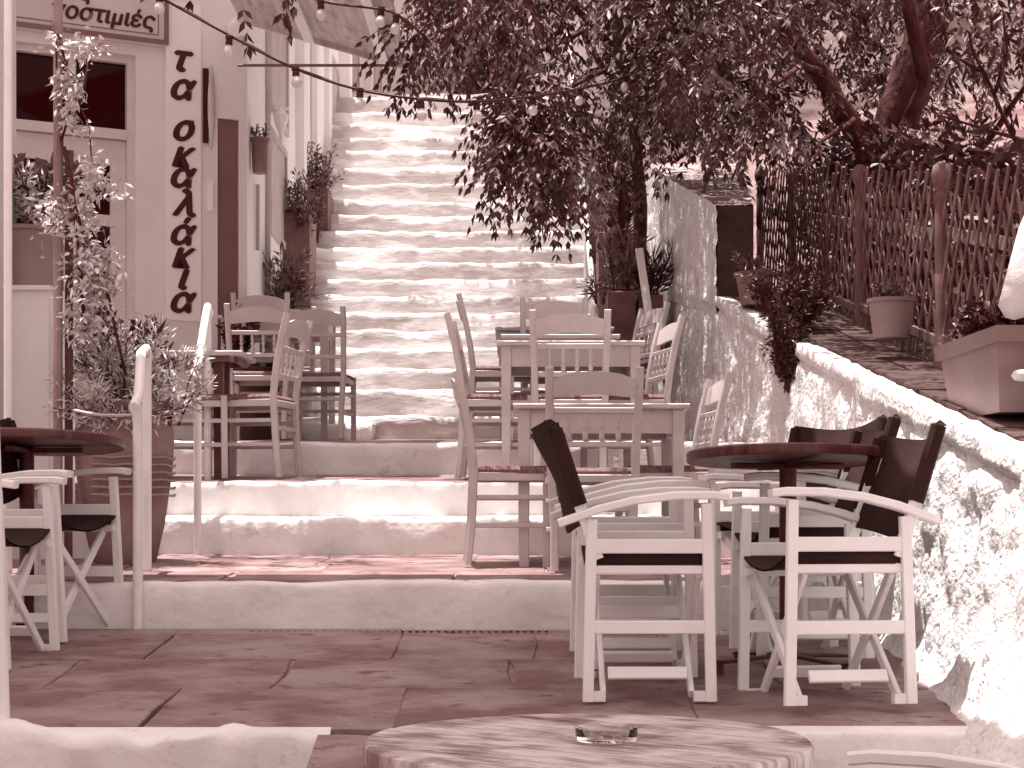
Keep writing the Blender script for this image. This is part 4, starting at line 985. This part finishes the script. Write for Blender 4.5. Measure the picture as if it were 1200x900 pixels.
# right planters
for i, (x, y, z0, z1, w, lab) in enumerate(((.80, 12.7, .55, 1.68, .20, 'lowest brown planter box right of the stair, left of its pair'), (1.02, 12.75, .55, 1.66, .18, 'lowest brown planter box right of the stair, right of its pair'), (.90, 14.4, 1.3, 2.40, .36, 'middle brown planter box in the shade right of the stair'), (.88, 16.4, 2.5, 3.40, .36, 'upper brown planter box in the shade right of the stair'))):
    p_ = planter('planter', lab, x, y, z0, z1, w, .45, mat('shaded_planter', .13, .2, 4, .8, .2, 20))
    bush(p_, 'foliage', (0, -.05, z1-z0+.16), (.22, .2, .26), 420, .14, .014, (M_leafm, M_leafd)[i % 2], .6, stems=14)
ol = empty('oleander', (.80, 12.9, 1.6), 0, 'narrow-leaved oleander shrub between the handrail and the tall wall', 'plant')
bush(ol, 'foliage', (.02, .1, 1.0), (.24, .25, .85), 900, .11, .014, M_leafd, .3, stems=16)
bush(ol, 'foliage', (-.0, -.1, .95), (.10, .1, .25), 70, .12, .018, M_leafp, .3, stems=3)
bush(ol, 'foliage', (-.14, -.1, .12), (.16, .1, .14), 130, .09, .014, M_leafm, .2, stems=6)
# shrub at the head of the stair
sh = empty('round_shrub', (-.3, 21, 4.6), 0, 'round clipped shrub above the parapet at the head of the stair', 'shrub')
bush(sh, 'foliage', (0, 0, .75), (.62, .5, .6), 3000, .09, .04, M_leafm, .2, stems=60)
bush(sh, 'foliage', (.0, .1, .7), (.55, .4, .5), 1200, .09, .05, M_leafd, .2, stems=40)

# right ledge plants
ip = pot('flower_pot', 'small square-rimmed pot at the near end of the tall white wall', P(884, 358, 10.6), .085, .115, .20, M_clay)
bush(ip, 'foliage', (-.02, 0, .26), (.12, .1, .07), 220, .035, .016, M_leafm, .4, stems=12)
cb = empty('trailing_shrub', P(930, 395, 9.75), 0, 'bushy succulent shrub spilling over the corner of the white wall', 'shrub')
bush(cb, 'foliage', (0, .1, .20), (.30, .25, .24), 3400, .045, .011, M_leafd, .5, stems=60)
bush(cb, 'foliage', (-.07, -.15, -.05), (.14, .12, .28), 1500, .045, .011, M_leafd, -.2, stems=34)
bush(cb, 'foliage', (-.03, -.22, -.22), (.08, .08, .16), 420, .045, .011, M_leafd, -.5, stems=14)
hp = pot('hanging_pot', 'round pale pot hanging on the lattice fence', P(1045, 397, 9.6), .10, .125, .22, M_clayp)
hp.location = Vector((1.90, 8.54, (HY-397)*8.54/F)); hp.scale = (.9, .9, .9)
bush(hp, 'foliage', (0, 0, .26), (.12, .1, .06), 260, .03, .02, M_leafm, .5, stems=14)
MB().bar((.10, 0, .19), (.17, 0, .19), .012, .006).bar((.17, 0, .19), (.17, 0, .24), .012, .006, up=(0, 1, 0)).build('hook', M_iron, hp)
# big rectangular planter
rp_ = empty('trough_planter', (1.86, 6.42, .39), R(92), 'big pale rectangular planter of flowers on the white wall ledge', 'planter')
def trap(z, k): return [(-.36*k, -.15*k, z), (.36*k, -.15*k, z), (.36*k, .15*k, z), (-.36*k, .15*k, z)]
b = MB(); lv = [trap(.0, .80), trap(.245, .98), trap(.245, 1.06), trap(.30, 1.10), trap(.30, 1.02), trap(.26, .97)]
vs = [p for l in lv for p in l]; fs = [(3, 2, 1, 0)]
for k in range(5): fs += [(k*4+i, k*4+(i+1) % 4, k*4+4+(i+1) % 4, k*4+4+i) for i in range(4)]
b.add(vs, fs).build('box', M_clayp, rp_)
MB().box((0, 0, .262), (.66, .27, .01)).build('soil', M_soil, rp_)
bush(rp_, 'foliage', (0, 0, .34), (.38, .18, .09), 2200, .034, .03, M_leafd, .6, stems=70)
bush(rp_, 'foliage', (0, 0, .36), (.34, .17, .08), 240, .03, .03, M_leafm, .6, stems=30)
for a_ in (-.25, .25): MB().box((a_, -.06, -.02), (.07, .09, .045)).build('foot', M_clayp, rp_)
# white stones on the wall edge
for (px, py, d, r_, lab) in ((1197, 527, 5.6, .045, 'rounded white stone on the wall edge at the right border'), (1198, 440, 6.0, .035, 'small white stone above the trough planter foot at the right border')):
    b = MB(); b.lathe([(.001, -r_*.6), (r_*.8, -r_*.45), (r_*1.1, 0), (r_*.8, r_*.5), (.001, r_*.6)], P(px, py, d), 9); tag(b.build('white_stone', M_white, None, smooth='all'), lab, 'stone')
# folded parasol at the right edge
pr = empty('closed_parasol', P(1252, 300, 5.6), 0, 'folded white cloth parasol hanging in at the right edge', 'parasol')
b = MB(); n_ = 30; vs = []; lv = [(0, 1.45, .03), (.02, 1.0, .07), (0, .5, .12), (0, .1, .155), (-.01, -.12, .175), (0, -.16, .165), (0, -.10, .12)]
for (ox, z_, r_) in lv:
    for k in range(n_):
        a = 2*PI*k/n_; rr_ = r_*(1+.22*math.sin(a*7+z_*2)); zz = z_+(.05*math.sin(a*3.5) if z_ < .1 else 0); vs.append((ox+rr_*math.cos(a)+.32*max(z_, 0), rr_*math.sin(a), zz))
fs = [(j*n_+k, j*n_+(k+1) % n_, (j+1)*n_+(k+1) % n_, (j+1)*n_+k) for j in range(len(lv)-1) for k in range(n_)]
b.add(vs, fs).build('cloth', M_cloth, pr, smooth='all')
MB().tube([(0, 0, -.9), (.5, 0, 1.6)], .02, 10).build('pole', M_pipe, pr, smooth=True)

# ------------------------------------------------------------------ string lights
def string(label, pts, bulbs, d, far=0):
    dd_ = lambda px: d+max(0, px-540)/250*3.4*far
    r = empty('string_lights', P(*pts[0], d), 0, label, 'string lights'); base = r.location
    q = [P(px, py, dd_(px))-base for px, py in pts]; sm = []
    for i in range(len(q)-1):
        for k in range(6):
            t = k/6; p0 = q[max(i-1, 0)]; p1 = q[i]; p2 = q[i+1]; p3 = q[min(i+2, len(q)-1)]
            sm.append(.5*((2*p1)+(-p0+p2)*t+(2*p0-5*p1+4*p2-p3)*t*t+(-p0+3*p1-3*p2+p3)*t**3))
    sm.append(q[-1]); b = MB(); b.tube(sm, .0065, 6)
    b.tube([p+Vector((.0, .01, .012*abs(math.sin(i*.55)))) for i, p in enumerate(sm)], .003, 4); b.build('cable', M_black, r, smooth='all')
    sk_ = bl_ = None
    for px, py in bulbs:
        c = P(px, py, dd_(px))-base
        if sk_ is None:
            a = MB(); a.lathe([(.012, .0), (.019, -.004), (.020, -.018), (.015, -.022), (.017, -.028), (.018, -.045), (.014, -.048)], (0, 0, 0), 12); sk_ = a.build('socket', M_black, r, smooth=True); sk_.location = c
            a = MB(); a.lathe([(.012, 0), (.014, -.006), (.022, -.018), (.0255, -.032), (.023, -.046), (.013, -.056), (.002, -.059)], (0, 0, 0), 14); bl_ = a.build('bulb', M_bulb, r, smooth='all'); bl_.location = c+Vector((0, 0, -.046))
        else:
            s2 = sk_.copy(); C.objects.link(s2); s2.location = c; s2.rotation_euler = (random.uniform(-.12, .12), random.uniform(-.12, .12), 0)
            u2 = bl_.copy(); C.objects.link(u2); u2.location = c+s2.rotation_euler.to_matrix()@Vector((0, 0, -.046)); u2.rotation_euler = s2.rotation_euler
    return r
string('long sagging black cable of round bulbs crossing from the restaurant into the tree', [(160, -18), (197, 2), (268, 41), (345, 80), (420, 105), (492, 116), (558, 119), (625, 113), (680, 104), (733, 90), (790, 62), (850, 30)],
       [(187, -9), (269, 41), (346, 78), (422, 103), (492, 116), (558, 118), (625, 113), (680, 103), (733, 88), (782, 62)], 8.2, 1)
string('shorter cable of bulbs across the top, under the boarded canopy', [(330, -22), (376, 1), (447, 11), (470, 20), (492, 38)], [(376, 0), (447, 8), (465, 16)], 8.6)
